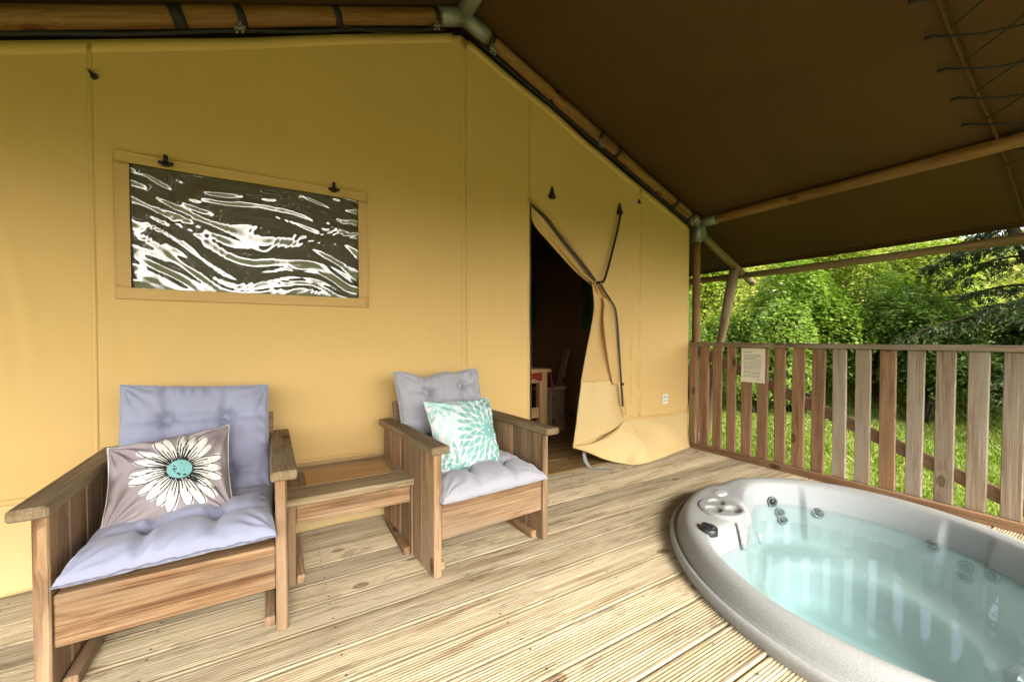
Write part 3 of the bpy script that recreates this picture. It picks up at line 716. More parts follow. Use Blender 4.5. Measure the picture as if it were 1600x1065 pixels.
def botfold(s, t): return .018*np.sin(s*7+2.2)*np.sin(s*3.1)+.03*np.sin(s*3.14)+.004+.02*t*np.sin(s*4)
o = ribbon('flap_skirt', M['skirt'], Lb, Rb, 50, 50, botfold)
# turn-up of the flap's foot
ribbon('flap_foot', M['skirt'], [(2.04, 2.488, .197), (2.16, 2.462, .203), (2.29, 2.442, .228), (2.44, 2.435, .285), (2.583, 2.458, .350)],
       [(2.06, 2.505, .205), (2.17, 2.492, .198), (2.31, 2.478, .205), (2.46, 2.468, .25), (2.56, 2.466, .33)], 40, 6, lambda s, t: .008*np.sin(s*3.1))
ribbon('flap_placket', M['flap'], [(2.265, 2.41, 1.37), (2.285, 2.405, 1.31), (2.275, 2.405, 1.22), (2.30, 2.405, 1.03), (2.345, 2.41, .83), (2.392, 2.415, .675)],
       [(2.345, 2.41, 1.36), (2.40, 2.408, 1.27), (2.428, 2.41, 1.13), (2.448, 2.415, .98), (2.462, 2.42, .82), (2.474, 2.425, .680)], 50, 10, lambda s, t: .010*np.sin(s*6)*(1-t)+.008*np.sin(s*3.1))
zc = curve_pts([(2.245, 2.395, 1.475), (2.30, 2.392, 1.40), (2.385, 2.392, 1.31), (2.42, 2.395, 1.20), (2.445, 2.40, 1.02), (2.47, 2.405, .80), (2.50, 2.412, .56), (2.527, 2.418, .385)], 60)
ribbon('zip_tape', M['zip'], [tuple(p+(-.011, 0, 0)) for p in zc[::6]], [tuple(p+(.011, .002, 0)) for p in zc[::6]], 60, 3, None, .003)
ribbon('zip_tape', M['flap'], [(2.50, 2.43, .66), (2.525, 2.43, .52), (2.545, 2.432, .40)], [(2.53, 2.44, .66), (2.56, 2.44, .52), (2.585, 2.445, .40)], 20, 3, None, .003)
plank('zip_slider', M['black'], tent, tl_((2.482, 2.395, .672)), (1, 0, 0), (0, 0, 1), (.035, .02, .012), .002)
ribbon('floor_strap', M['strapgrey'], [(2.19, 2.55, .12), (2.17, 2.50, .05), (2.20, 2.44, .006), (2.27, 2.37, .004), (2.325, 2.325, .004)], [(2.22, 2.55, .12), (2.20, 2.49, .05), (2.225, 2.45, .006), (2.285, 2.39, .004), (2.345, 2.345, .004)], 24, 3, None, .002)

def painted(name, mat, parent, P, colfun, thick=0):
    V, F = grid(P); me = big_mesh(name, V, F, True); m, n = P.shape[:2]
    U, W = np.meshgrid(np.linspace(0, 1, m), np.linspace(0, 1, n), indexing='ij'); set_attr(me, 'print', colfun(U.ravel(), W.ravel()))
    o = link(name, me, mat, parent)
    if thick: md = o.modifiers.new('thickness', 'SOLIDIFY'); md.thickness = thick; md.offset = -1
    return o
# maker's patch on the canvas: hills over a word
def patch_col(u, v):
    c = np.tile((.80, .77, .66), (len(u), 1)).astype(float)
    def put(mask, col): c[mask] = col
    for (pts) in ([(.12, .55), (.25, .68), (.30, .62)], [(.27, .62), (.48, .78), (.56, .70)], [(.56, .72), (.66, .76), (.80, .60)]):
        for (a, b) in zip(pts[:-1], pts[1:]):
            a = np.array(a); b = np.array(b); t = np.clip(((u-a[0])*(b-a)[0]+(v-a[1])*(b-a)[1])/((b-a)@(b-a)), 0, 1)
            put(np.hypot(u-a[0]-t*(b-a)[0], v-a[1]-t*(b-a)[1]) < .032, (.13, .10, .09))
    ph = (u-.12)/.78*8
    put((v > .24) & (v < .36) & (u > .12) & (u < .90) & ((ph % 1) < .62) & ~((v > .28) & (v < .32) & ((ph % 1) > .2) & ((ph % 1) < .45)), (.08, .09, .13))
    return c
u = np.linspace(3.100, 3.172, 60); v = np.linspace(.445, .533, 70); X, Z = np.meshgrid(u, v, indexing='ij')
painted('maker_patch', M['paper'], tent, np.dstack([X, WY+sag(X, Z)-.006, Z])-T0, patch_col)
# inside of the tent: rear and side walls, mesh windows
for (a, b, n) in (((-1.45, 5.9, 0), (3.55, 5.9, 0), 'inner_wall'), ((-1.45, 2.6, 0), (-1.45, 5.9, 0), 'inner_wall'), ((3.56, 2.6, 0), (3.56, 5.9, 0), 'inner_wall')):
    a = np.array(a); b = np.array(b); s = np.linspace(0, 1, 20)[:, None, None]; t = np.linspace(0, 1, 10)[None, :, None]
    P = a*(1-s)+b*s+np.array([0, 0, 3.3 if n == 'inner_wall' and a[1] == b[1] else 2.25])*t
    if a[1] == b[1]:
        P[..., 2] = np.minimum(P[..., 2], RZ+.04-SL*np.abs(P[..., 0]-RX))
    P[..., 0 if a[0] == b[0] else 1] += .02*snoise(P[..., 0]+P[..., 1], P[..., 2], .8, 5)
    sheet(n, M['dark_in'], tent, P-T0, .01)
for (ya, yb) in ((5.22, 5.62), (3.62, 4.02)):
    plank('mesh_window', M['greenwin'], tent, tl_((3.535, (ya+yb)/2+.02, 1.55)), (0, 0, 1), (0, 1, 0), (.68, yb-ya, .01))
plank('mesh_window', M['greenwin'], tent, tl_((3.53, 4.03, 1.5)), (0, 0, 1), (0, 1, 0), (.68, .16, .012))

# ------------------------------------------------------------------ furniture inside the doorway
tb = thing('dining_table', 'brown wooden dining table end just inside the tent doorway', 'table', (2.0, 3.5, 0))
plank('tabletop', M['ply'], tb, (-.05, .10, .745), (0, 1, 0), (1, 0, 0), (.95, .70, .035))
for (x, yv) in ((.24, -.30), (-.35, -.30), (.24, .5), (-.35, .5)):
    plank('leg', M['ply'], tb, (x, yv, .365), (0, 0, 1), (1, 0, 0), (.725, .085, .07))
plank('stretcher', M['ply'], tb, (-.05, -.30, .34), (1, 0, 0), (0, 0, 1), (.5, .10, .03))
plank('apron', M['ply'], tb, (-.05, -.32, .675), (1, 0, 0), (0, 0, 1), (.5, .10, .025))
xx = np.linspace(-.36, .30, 50); P = np.zeros((50, 8, 3))
for i, x in enumerate(xx):
    for j, t in enumerate(np.linspace(0, 1, 8)): P[i, j] = (x*.9+1.93, 3.5-.366-.004*math.sin(x*60)*t, .722-t*(.045+.030*abs(math.sin(x*16))))
o = sheet('table_cloth', M['red'], None, P, .003); tag(o, 'small red scalloped cloth edging under the dining table top', 'tablecloth')
o = add_tube('cloth_weight', M['red'], None, [(2.315, 3.16, .74), (2.33, 3.155, .62), (2.335, 3.155, .55)], [.003, .006, .018], 8); tag(o, 'small red cloth weight dangling from the table corner', 'cloth weight')
bn = thing('wooden_bench', 'wooden plank bench with slanted back end inside the dark tent', 'bench', (2.75, 3.75, 0))
for k in range(2): plank('side_plank', M['chair'], bn, (-.18+k*.17, -.15, .26), (0, 0, 1), (1, 0, 0), (.50, .165, .03))
plank('seat_plank', M['chair'], bn, (-.09, .1, .50), (0, 1, 0), (1, 0, 0), (.55, .36, .03))
plank('back_plank', M['chair'], bn, (.10, -.10, .70), (.25, 0, 1), (0, 1, 0), (.45, .09, .03))

# ------------------------------------------------------------------ armchairs and the small table between
def armchair(name, label, x, y, rz, w):
    t = thing(name, label, 'armchair', (x, y, 0), rz, 'plank armchairs on the deck')
    h = w/2; pw = .137; D = .70
    for s in (-1, 1):
        for k in range(5):
            plank('side_plank', M['chair'], t, (s*(h-.019), pw/2+k*(pw+.0035), .2775+random.uniform(-.001, .001)), (0, 0, 1), (0, 1, 0), (.555, pw, .036), .005, .0015)
        plank('armrest', M['armcap'], t, (s*(h-.012), .325, .5725), (0, 1, 0), (1, 0, 0), (.755, .082, .034), .006)
        plank('floor_batten', M['chair'], t, (s*(h-.058), .36, .018), (0, 1, 0), (1, 0, 0), (.62, .034, .036), .003)
    iw = w-.078
    plank('front_board', M['chair'], t, (0, .022, .217), (1, 0, 0), (0, 0, 1), (iw, .122, .026), .004)
    for k in range(4):
        plank('seat_plank', M['chair'], t, (0, .075+k*.138, .295), (1, 0, 0), (0, 1, 0), (iw, .134, .032), .004, .001)
    for k in range(3):
        plank('back_board', M['chair'], t, (0, .590+k*.028, .40+k*.118), (1, 0, 0), (0, .22, 1), (iw, .112, .026), .004)
    return t
armchair('armchair', 'larger looking plank armchair with lavender cushions and daisy pillow', -.266, 1.655, 0, .63)
armchair('armchair', 'plank armchair with grey cushions beside the tent doorway', .925, 1.695, R(4), .645)

st = thing('side_table', 'low weathered plank table with orange inset top between the armchairs', 'table', (.333, 1.92, 0), R(-1))
for s in (-1, 1):
    for k in range(3):
        plank('leg_plank', M['chair'], st, (s*.262, .075+k*.140, .172), (0, 0, 1), (0, 1, 0), (.344, .137, .032), .003, .001)
    plank('floor_batten', M['chair'], st, (s*.228, .215, .018), (0, 1, 0), (1, 0, 0), (.39, .03, .036), .003)
plank('front_apron', M['chair'], st, (0, .030, .300), (1, 0, 0), (0, 0, 1), (.488, .088, .024), .003)
plank('back_apron', M['chair'], st, (0, .40, .300), (1, 0, 0), (0, 0, 1), (.488, .088, .024), .003)
plank('top_frame', M['tabletop'], st, (0, .065, .360), (1, 0, 0), (0, 1, 0), (.570, .148, .032), .004)
plank('top_frame', M['tabletop'], st, (0, .415, .360), (1, 0, 0), (0, 1, 0), (.570, .080, .032), .004)
plank('top_frame', M['tabletop'], st, (-.2435, .257, .3597), (0, 1, 0), (1, 0, 0), (.232, .083, .032), .004)
plank('top_frame', M['tabletop'], st, (.2385, .257, .3597), (0, 1, 0), (1, 0, 0), (.232, .093, .032), .004)
plank('top_inset', M['ply'], st, (-.005, .257, .3596), (1, 0, 0), (0, 1, 0), (.391, .231, .032), .001)

# ------------------------------------------------------------------ cushions
def soft(name, mat, label, cat, corners, thick, tufts=(), n=110, puff=.42, bow=.03, seed=0, pipe=None, colfun=None, group=None, droop=None, flatback=.5, crease=.004, edge_r=.004, corner_wr=.006):
    """corners: front-left, front-right, back-right, back-left in order round the cushion as seen from above/front (u then v)"""
    c = [np.array(q, float) for q in corners]
    u = np.linspace(0, 1, n); U, V = np.meshgrid(u, u, indexing='ij')
    bu = bow*np.sin(V*math.pi)*(1-2*U); bv = bow*np.sin(U*math.pi)*(1-2*V)
    u2, v2 = U+bu, V+bv
    B = (c[0]*((1-u2)*(1-v2))[..., None]+c[1]*(u2*(1-v2))[..., None]+c[2]*(u2*v2)[..., None]+c[3]*((1-u2)*v2)[..., None])
    nrm = np.cross(c[1]-c[0], c[3]-c[0]); nrm /= np.linalg.norm(nrm)
    W = np.linalg.norm(c[1]-c[0]); H = np.linalg.norm(c[3]-c[0])
    prof = ((1-np.abs(2*U-1)**2.6).clip(0)*(1-np.abs(2*V-1)**2.6).clip(0))**puff
    x, yv = U*W, V*H
    t = prof*1.0
    for (a, b) in tufts:
        d2 = ((U-a)*W)**2+((V-b)*H)**2
        t = t - .44*np.exp(-d2/.0011)-.20*np.exp(-d2/.007)
        ang = np.arctan2((V-b)*H, (U-a)*W)
        t = t + .10*np.cos(ang*7+seed+a*9)*np.exp(-np.sqrt(d2)/.045)*(1-np.exp(-d2/.0004))
    for i, (a, b) in enumerate(tufts):                      # soft valleys between neighbouring tufts and out to the edge
        for (a2, b2) in list(tufts)[i+1:]:
            if abs(a-a2) < .02 or abs(b-b2) < .02:
                p = np.array([a*W, b*H]); q = np.array([a2*W, b2*H]); dd = q-p; s = np.clip(((x-p[0])*dd[0]+(yv-p[1])*dd[1])/(dd@dd), 0, 1)
                t = t-.22*np.exp(-((x-p[0]-s*dd[0])**2+(yv-p[1]-s*dd[1])**2)/.0004)
        for ex, ey in ((a, 0), (a, 1), (0, b), (1, b)):
            if min(abs(ex-a), abs(ey-b)) < 1e-6 and (abs(ex-a)+abs(ey-b)) < .42:
                p = np.array([a*W, b*H]); q = np.array([ex*W, ey*H]); dd = q-p; s = np.clip(((x-p[0])*dd[0]+(yv-p[1])*dd[1])/(dd@dd), 0, 1)
                t = t-.20*prof*np.exp(-((x-p[0]-s*dd[0])**2+(yv-p[1]-s*dd[1])**2)/.0004)
    t = t*thick
    wr = crease*snoise(x+seed, yv-seed, 4.5, 8, seed)*prof+crease*.6*snoise(x*1.6+seed, yv*.8, 9, 8, seed+4)*prof
    for (a, b) in ((0, 0), (1, 0), (0, 1), (1, 1)):         # creases fanning out of the corners
        d = np.hypot((U-a)*W, (V-b)*H); ang = np.arctan2(np.abs(V-b)*H, np.abs(U-a)*W)
        wr = wr+corner_wr*np.sin(ang*15+seed+2*a)*np.exp(-((d-.07)/.06)**2)*prof**.5
    e = np.minimum(np.minimum(U, 1-U)*W, np.minimum(V, 1-V)*H)
    al = np.where(np.minimum(U, 1-U)*W < np.minimum(V, 1-V)*H, yv, x)
    wr = wr+.0045*np.sin(al*75+5*snoise(x, yv, 3, 6, seed))*np.exp(-((e-.018)/.022)**2)
    topP = B+nrm*(t*(1-flatback*.0)+wr)[..., None]
    botP = B-nrm*(t*flatback*.8)[..., None]
    if droop is not None:
        for Q in (topP, botP): Q[...] = droop(Q, U, V)
    Vt, Ft = grid(topP); Vb, Fb = grid(botP)
    # weld rim
    V_all = np.vstack([Vt, Vb]); F_all = np.vstack([Ft, Fb[:, ::-1]+len(Vt)])
    rim = np.zeros((n, n), bool); rim[0] = rim[-1] = True; rim[:, 0] = rim[:, -1] = True
    ids = np.arange(len(V_all)); r = np.where(rim.ravel())[0]; ids[len(Vt)+r] = r
    F_all = ids[F_all]
    keep = np.unique(F_all); mp = np.zeros(len(V_all), int); mp[keep] = np.arange(len(keep))
    me = big_mesh(name, V_all[keep], mp[F_all]); o = link(name, me, mat)
    if colfun is not None:
        cols = np.vstack([colfun(U.ravel(), V.ravel()), colfun(np.full(n*n, .01), np.full(n*n, .01))])[keep]; set_attr(me, 'print', cols)
    base = c[0]; me.transform(Matrix.Translation(-Vector(base))); o.location = base
    tag(o, label, cat, group)
    if pipe is not None:
        ring = np.vstack([topP[:, 0], topP[-1, 1:], topP[::-1, -1][1:], topP[0, ::-1][1:]]) - base
        rr = edge_r*(1+.25*np.sin(np.arange(len(ring))*1.1))
        add_tube('piping', pipe, o, ring, rr, 6)
    return o
tuf = [(a, b) for a in (.33, .67) for b in (.33, .67)]
tuf4 = [(a, b) for a in (.30, .70) for b in (.27, .73)]
def droopL(Q, U, V):
    f = np.clip((1.655-Q[..., 1])/.09, 0, 1); Q[..., 2] -= .010*f**2; return Q
soft('seat_cushion', M['bluecast'], 'lavender tufted seat cushion under the daisy pillow', 'seat cushion', [(-.520, 1.583, .372), (.014, 1.572, .392), (.012, 2.13, .358), (-.530, 2.13, .358)], .082, tuf, seed=1, pipe=M['piping'], droop=droopL, group='seat cushions of the armchairs', puff=.36, bow=.022, edge_r=.003)
soft('back_cushion', M['bluecast'], 'lavender tufted back cushion leaning behind the daisy pillow', 'back cushion', [(-.525, 2.105, .335), (.005, 2.105, .325), (-.012, 2.245, .828), (-.525, 2.235, .858)], .075, tuf4, seed=2, pipe=M['bluecast'], group='back cushions of the armchairs', puff=.34, bow=.016, edge_r=.004)
def rot2(p, cx, cy, a):
    x, y = p[0]-cx, p[1]-cy; return (cx+x*math.cos(a)-y*math.sin(a), cy+x*math.sin(a)+y*math.cos(a), p[2])
soft('seat_cushion', M['grey'], 'pale grey tufted seat cushion under the turquoise flower pillow', 'seat cushion', [(.628, 1.625, .342), (1.185, 1.640, .352), (1.178, 2.19, .355), (.612, 2.15, .355)], .095, [(.34, .36), (.70, .36), (.34, .7), (.7, .7)], seed=3, pipe=M['grey'], group='seat cushions of the armchairs', puff=.40, bow=.020, edge_r=.0035)
soft('back_cushion', M['grey'], 'grey tufted back cushion with sagging top behind the turquoise flower pillow', 'back cushion', [(.605, 2.135, .335), (1.150, 2.165, .335), (1.105, 2.285, .862), (.585, 2.265, .862)], .085, [(.33, .80), (.74, .84), (.33, .3), (.74, .3)], seed=4, pipe=M['grey'], group='back cushions of the armchairs', puff=.36, bow=.028, edge_r=.004,
     droop=lambda Q, U, V: np.dstack([Q[..., 0], Q[..., 1], Q[..., 2]-.030*np.exp(-((U-.34)/.12)**2)*V**4-.012*np.exp(-((U-.72)/.08)**2)*V**4]))

def daisy(u, v):
    n = len(u); col = np.tile((.37, .31, .315), (n, 1)).astype(float)
    x = (u-.565)/.43; y = (v-.505)/.475
    x = x+.05*y; r = np.hypot(x, y); th = np.arctan2(y, x)
    rg = np.random.default_rng(3); white = (.80, .77, .70); ink = (.020, .020, .022)
    P = []
    for k in range(21):
        a = 2*math.pi*k/21+rg.uniform(-.07, .07); P.append((a, rg.uniform(.80, 1.0), rg.uniform(.105, .150), rg.uniform(-.12, .12)))
    order = list(range(0, 21, 2))+list(range(1, 21, 2))
    for k in order:                                          # loose white brush strokes, then the inked petals
        a, L, w, s = P[k]
        for da, dl, ww, cc in ((.06, .99, .8, white),):
            ca, sa = math.cos(a+da), math.sin(a+da); t = (x*ca+y*sa)/(L*dl); q = -x*sa+y*ca
            wid = w*ww*np.sqrt(np.clip(t-.25, 0, 1)*np.clip(1.02-t, 0, 1))*2.1
            col[(np.abs(q) < wid) & (t > .25) & (t < 1)] = cc
    for k in order:
        a, L, w, s = P[k]; ca, sa = math.cos(a), math.sin(a); t = (x*ca+y*sa)/L; q = -x*sa+y*ca + s*.10*np.sin(t*3)
        wid = w*(np.clip(t-.20, 0, 1)**.6)*(np.clip(1.0-t, 0, 1)**.42)*2.05
        ins = (np.abs(q) < wid) & (t > .2) & (t < 1)
        lw = .011+.012*(1-t)+.010*(q > 0)
        ed = ins & (np.abs(q) > wid-lw)
        fillm = ins & ~ed & (rg.uniform() > .22)
        col[fillm] = white; col[ed] = ink
        for s2 in (-.32, .28):
            col[ins & (np.abs(q-s2*wid) < .006+.012*(1-t)) & (t > .28) & (t < .62+.2*s2)] = ink
    rc = np.hypot(x/.265, y/.235); tee = 1+.08*np.sin(th*23)+.05*np.sin(th*11+1)
    col[rc < 1.10*tee] = ink
    col[rc < .93] = (.22, .47, .45)
    for k in range(16):
        rr = .85*math.sqrt(rg.uniform(0, .9)); aa = rg.uniform(0, 6.28); cx, cy = .255*rr*math.cos(aa), .225*rr*math.sin(aa)
        col[np.hypot(x-cx, y-cy) < rg.choice([.010, .015, .022])] = (.02, .035, .04)
    return col
def dahlia(u, v):
    n = len(u); col = np.tile((.80, .79, .75), (n, 1)).astype(float)
    pk = snoise(u, v, 1.6, 6, 3) > .35; col[pk] = (.74, .64, .62)
    teal = np.array((.24, .50, .45)); mint = np.array((.45, .68, .62)); pale = np.array((.60, .78, .73)); rose = np.array((.70, .60, .57))
    def flower(cx, cy, R0, cols, nin=10, L=.15, wmax=.034):
        x, y = u-cx, v-cy; r = np.hypot(x, y); th = np.arctan2(y, x)
        starts = [.014]
        while starts[-1]+L*.6 < R0: starts.append(starts[-1]+L*.56)
        for k in range(len(starts)-1, -1, -1):
            r0 = starts[k]; num = nin*(1 if k < 1 else 2 if k < 4 else 3); num = nin if k < 2 else int(nin*(1+.5*(k-1)))
            da = 2*math.pi/num; ph = .5*(k % 2)+.13*k; g = np.floor(th/da+ph); loc = (th/da+ph)-g-.5; t = (r-r0)/L
            q = np.abs(loc)*da*np.maximum(r, .015); wm = np.minimum(wmax, .5*da*(r0+L*.55))
            w = wm*np.sin(np.clip(t, 0, 1)**.85*math.pi)**.62
            body = (t > 0) & (t < 1)
            col[(q < w+.0085) & (t > -.03) & (t < 1.05)] = (.84, .84, .81)
            ins = body & (q < w-.001)
            hid = np.abs(np.sin(k*7.3+g*3.7)); base = np.where((hid > .75)[:, None], cols[1], cols[0])
            col[ins] = (base*(1-.12*hid)[:, None])[ins]
    flower(.22, .93, .52, (pale, mint), 10, .19, .040)
    flower(.25, -.04, .34, (teal, mint), 10, .15, .032)
    flower(.95, 1.0, .22, (rose, mint), 9, .14, .03)
    flower(.80, .46, .47, (teal, teal*1.12), 11, .165, .036)
    return col
soft('throw_pillow', M['print'], 'mauve pillow printed with a big white inked daisy', 'pillow', [(-.488, 1.835, .402), (-.122, 1.865, .372), (-.150, 2.035, .690), (-.508, 2.005, .650)], .085, (), n=230, seed=5, pipe=M['whitepipe'], colfun=daisy, bow=.03, puff=.5, crease=.0045, edge_r=.003, corner_wr=.012)
soft('throw_pillow', M['print'], 'white pillow printed with turquoise and mint flower petals', 'pillow', [(.700, 1.835, .392), (1.048, 1.885, .385), (1.058, 2.040, .712), (.672, 2.005, .722)], .080, (), n=230, seed=9, pipe=M['whitepipe'], colfun=dahlia, bow=.022, puff=.5, crease=.0035, edge_r=.003, corner_wr=.010)

# ------------------------------------------------------------------ notice on the railing
def notice(u, v):
    c = np.tile((.78, .74, .60), (len(u), 1)).astype(float); rg = np.random.default_rng(5)
    rows = [(.885, .14, .50, .9)]+[(.815-.033*k, .12, .84, .6) for k in range(3)]+[(.705, .16, .66, .9)]+[(.672-.036*k, .12, .86, .55) for k in range(4)]+[(.52-.034*k, .12, .84, .55) for k in range(5)]+[(.325-.034*k, .12, .82, .6) for k in range(3)]+[(.20-.034*k, .12, .80, .6) for k in range(2)]+[(.10, .62, .82, .6)]
    for (vy, a, b, dk) in rows:
        x = a
        while x < b:
            w = rg.uniform(.025, .10); m = (np.abs(v-vy) < .0085) & (u > x) & (u < min(x+w, b)); c[m] = np.array((.78, .74, .60))*(1-dk)+.03; x += w+.018
    return c
u = np.linspace(1.994, 1.797, 150); v = np.linspace(.676, .964, 170); Yg, Zg = np.meshgrid(u, v, indexing='ij')
nt_ = painted('notice_sheet', M['paper'], None, np.dstack([3.4935+.002*np.sin(Zg*9)+0*Yg, Yg, Zg]), notice, .0015)
tag(nt_, 'cream laminated notice sheet fixed to the railing slats', 'notice')
# yellow guy strap outside
ys = thing('guy_strap', 'yellow webbing guy strap slanting down outside the railing', 'strap', (4.3, .57, 0))
add_tube('webbing', M['yellow'], ys, [(.16, -.05, 1.72), (.10, -.02, .9), (.02, .02, -.2), (0, .03, -.54)], .028, 8, .25)

# ------------------------------------------------------------------ hot tub
tub = thing('hot_tub', 'sunken oval hot tub with speckled grey shell set into the deck', 'hot tub', (TC[0], TC[1], 0))
TT = np.array([TC[0], TC[1], 0.])
NT = 540
th = np.linspace(0, 2*np.pi, NT, endpoint=False); deg = np.degrees(th); deg = np.where(deg > 300, deg-360, deg)
Dc = .18*sstep(147, 110, deg)*sstep(56, 88, deg)-.02*np.exp(-((deg-115)/2.2)**2)                # console bulging inwards
Dp = .022*sstep(42, 39, deg)*sstep(-8.5, -5.5, deg)+.022*sstep(-21, -24, deg)*sstep(-60, -57, deg)+.02*sstep(62, 66, deg)*sstep(86, 80, deg)+.022*sstep(150, 156, deg)*sstep(230, 226, deg)
dip = .020*np.exp(-((deg-76)/6.0)**2)                            # grab notch next to the button
rings = [(.076, -.03, 0, 0, 0), (.086, .012, 0, 0, 0), (.092, .028, 0, 0, 0), (.091, .040, 0, 0, 0), (.084, .051, 0, 0, 0), (.075, .053, 0, 0, 0), (.066, .040, 0, 0, 0), (.060, .039, 0, 0, 0), (.053, .058, 0, 0, .2), (.042, .083, 0, 0, .5), (.028, .104, 0, 0, 1), (.010, .1155, 0, 0, 1), (-.010, .119, 0, 0, 1), (-.028, .1165, .05, 0, 1),
         (-.040, .110, .5, 0, 1), (-.048, .106, .90, 0, 1), (-.055, .096, .97, .1, .8), (-.063, .075, 1, .3, .5), (-.074, .03, 1, .8, 0), (-.080, .0, 1, 1, 0), (-.083, -.02, 1, 1.1, 0), (-.095, -.08, 1, 1, 0), (-.110, -.17, 1, 1, 0), (-.125, -.215, .95, .8, 0), (-.150, -.240, .9, .2, 0), (-.20, -.252, .7, 0, 0), (-.27, -.256, .45, 0, 0), (-.325, -.262, .3, 0, 0), (-.345, -.275, .25, 0, 0), (-.36, -.32, .2, 0, 0), (-.38, -.42, .12, 0, 0), (-.41, -.465, .05, 0, 0), (-.46, -.485, 0, 0, 0), (-.56, -.49, 0, 0, 0)]
L = []
for (off, z, kc, kp, kd) in rings:
    ang_r = re(th); b = (off*rimk(th) if off > 0 else off)-kc*Dc-kp*Dp
    zz_ = z-kd*dip
    r = ang_r+b
    L.append(np.stack([r*np.cos(th), r*np.sin(th), zz_+0*th], -1))
L.append(np.stack([.02*np.cos(th), .02*np.sin(th), -.49+0*th], -1))
P = np.array(L); P = np.concatenate([P, P[:, :1]], 1)
V, F = grid(P); n0 = P.shape[1]
me = big_mesh('shell', V, F[:, ::-1]); me.materials.append(M['tub']); me.materials.append(M['basin'])
me.polygons.foreach_set('material_index', (np.arange(len(F))//(n0-1) >= 16).astype(np.int32))
shell = link('shell', me, None, tub)
# water body following the basin, its surface just below the rim
wl = -.022
wr_ = [r for r in rings if r[1] <= -.02 and r[0] < 0]
top_r = re(th)-.0825-Dc-1.1*Dp+.004
Lw = [np.stack([f*top_r*np.cos(th), f*top_r*np.sin(th), wl+0*th], -1) for f in (.02, .4, .7, .9, 1.0)]
for (off, z, kc, kp, kd) in wr_[1:]:
    r = re(th)+off-kc*Dc-kp*Dp+.004; Lw.append(np.stack([r*np.cos(th), r*np.sin(th), z-.004+0*th], -1))
Lw.append(np.stack([.02*np.cos(th), .02*np.sin(th), -.494+0*th], -1))
P = np.array(Lw); P = np.concatenate([P, P[:, :1]], 1); V, F = grid(P)
link('water', big_mesh('water', V, F[:, ::-1]), M['water'], tub)
def wall_r(dg, z):
    i = int(round((dg % 360)/360*NT)) % NT
    zs = [r[1] for r in rings[16:24]][::-1]; os_ = [r[0]-r[2]*Dc[i]-r[3]*Dp[i] for r in rings[16:24]][::-1]
    return float(re(th[i]))+float(np.interp(z, zs, os_))
def jet(dg, z, r=.031):
    a = R(dg); rr = wall_r(dg, z)-.004; c = Vector((rr*math.cos(a), rr*math.sin(a), z)); nrm = Vector((-math.cos(a), -math.sin(a), .12)).normalized()
    q = nrm.to_track_quat('Z', 'Y')
    prof = [(r*.2, .010), (r*.46, .010), (r*.50, .003), (r*.62, .003), (r*.70, .009), (r*.95, .008), (r*1.0, .002), (r, -.012)]
    def lathe(name, prof, mat, par):
        V = []; n = 24
        for (pr, pzv) in prof: V += [tuple(c+q @ Vector((pr*math.cos(2*math.pi*k/n), pr*math.sin(2*math.pi*k/n), pzv))) for k in range(n)]
        F = [(i*n+k, i*n+(k+1) % n, (i+1)*n+(k+1) % n, (i+1)*n+k)[::-1] for i in range(len(prof)-1) for k in range(n)]+[tuple(range(n))]
        return link(name, mesh(name, V, F, True), mat, par)
    j = lathe('jet', prof[3:], M['tubtrim'], tub); lathe('nozzle', prof[:4], M['plastic'], j)
for dg, z in ((53, -.008), (50, -.075), (49, -.118), (35, -.045), (-5.4+1, -.045), (-15.5, -.085), (-15.5, -.13), (-26, -.055), (195, -.06), (200, -.12), (185, -.12)): jet(dg, z)
# console fittings: diverter lid with three finger cups, knob, button, filter screen, spout
def disc(name, mat, cx, cy, z, r, nr, zf, rot=0, sx=1, sy=1, seg=72):
    V = []; F = []
    rs = np.linspace(0, 1, nr)
    for i, q in enumerate(rs):
        for k in range(seg):
            a = 2*math.pi*k/seg; x = r*max(q, .001)*math.cos(a); yv = r*max(q, .001)*math.sin(a)
            V.append((cx+(x*sx*math.cos(rot)-yv*sy*math.sin(rot))-TC[0], cy+(x*sx*math.sin(rot)+yv*sy*math.cos(rot))-TC[1], z+zf(x/r, yv/r, q)))
    n = len(V)
    for k in range(seg): V.append((V[(nr-1)*seg+k][0], V[(nr-1)*seg+k][1], z-.03))
    for i in range(nr): 
        for k in range(seg): F.append((i*seg+k, i*seg+(k+1) % seg, (i+1)*seg+(k+1) % seg, (i+1)*seg+k)[::-1])
    return link(name, mesh(name, V, F, True), mat, tub)
def cups(x, y, q):
    z = .004-.010*max(0, (q-.9)/.1)**2
    for a in (R(25), R(145), R(265)):
        d = math.hypot(x-.50*math.cos(a), y-.50*math.sin(a)); z -= .026*float(sstep(.36, .28, d))
    return z
disc('diverter_lid', M['tub'], 2.125, 1.315, .121, .125, 40, cups, R(30), 1.05, .95, 96)
disc('knob', M['plastic'], 1.835, 1.200, .125, .042, 14, lambda x, y, q: .012*(1-q**4)+(.006 if abs(x*.8-y*.6) < .18 and q < .75 else 0)-(.006 if .78 < q < .88 else 0), R(40))
disc('button', M['chrome'], 2.335, 1.452, .117, .042, 12, lambda x, y, q: .010*(1-q**3)-(.003 if .6 < q < .7 else 0), R(10), 1.25, .8)
P = np.zeros((30, 20, 3))
for i, dg in enumerate(np.linspace(96, 114, 30)):
    for j, z in enumerate(np.linspace(.088, -.05, 20)):
        a = R(dg); r = wall_r(dg, min(z, .075))-.007+.004*math.sin(i*1.3)*math.sin(j*1.3)+.006*sstep(.07, .088, z)
        P[i, j] = (r*math.cos(a), r*math.sin(a), z)
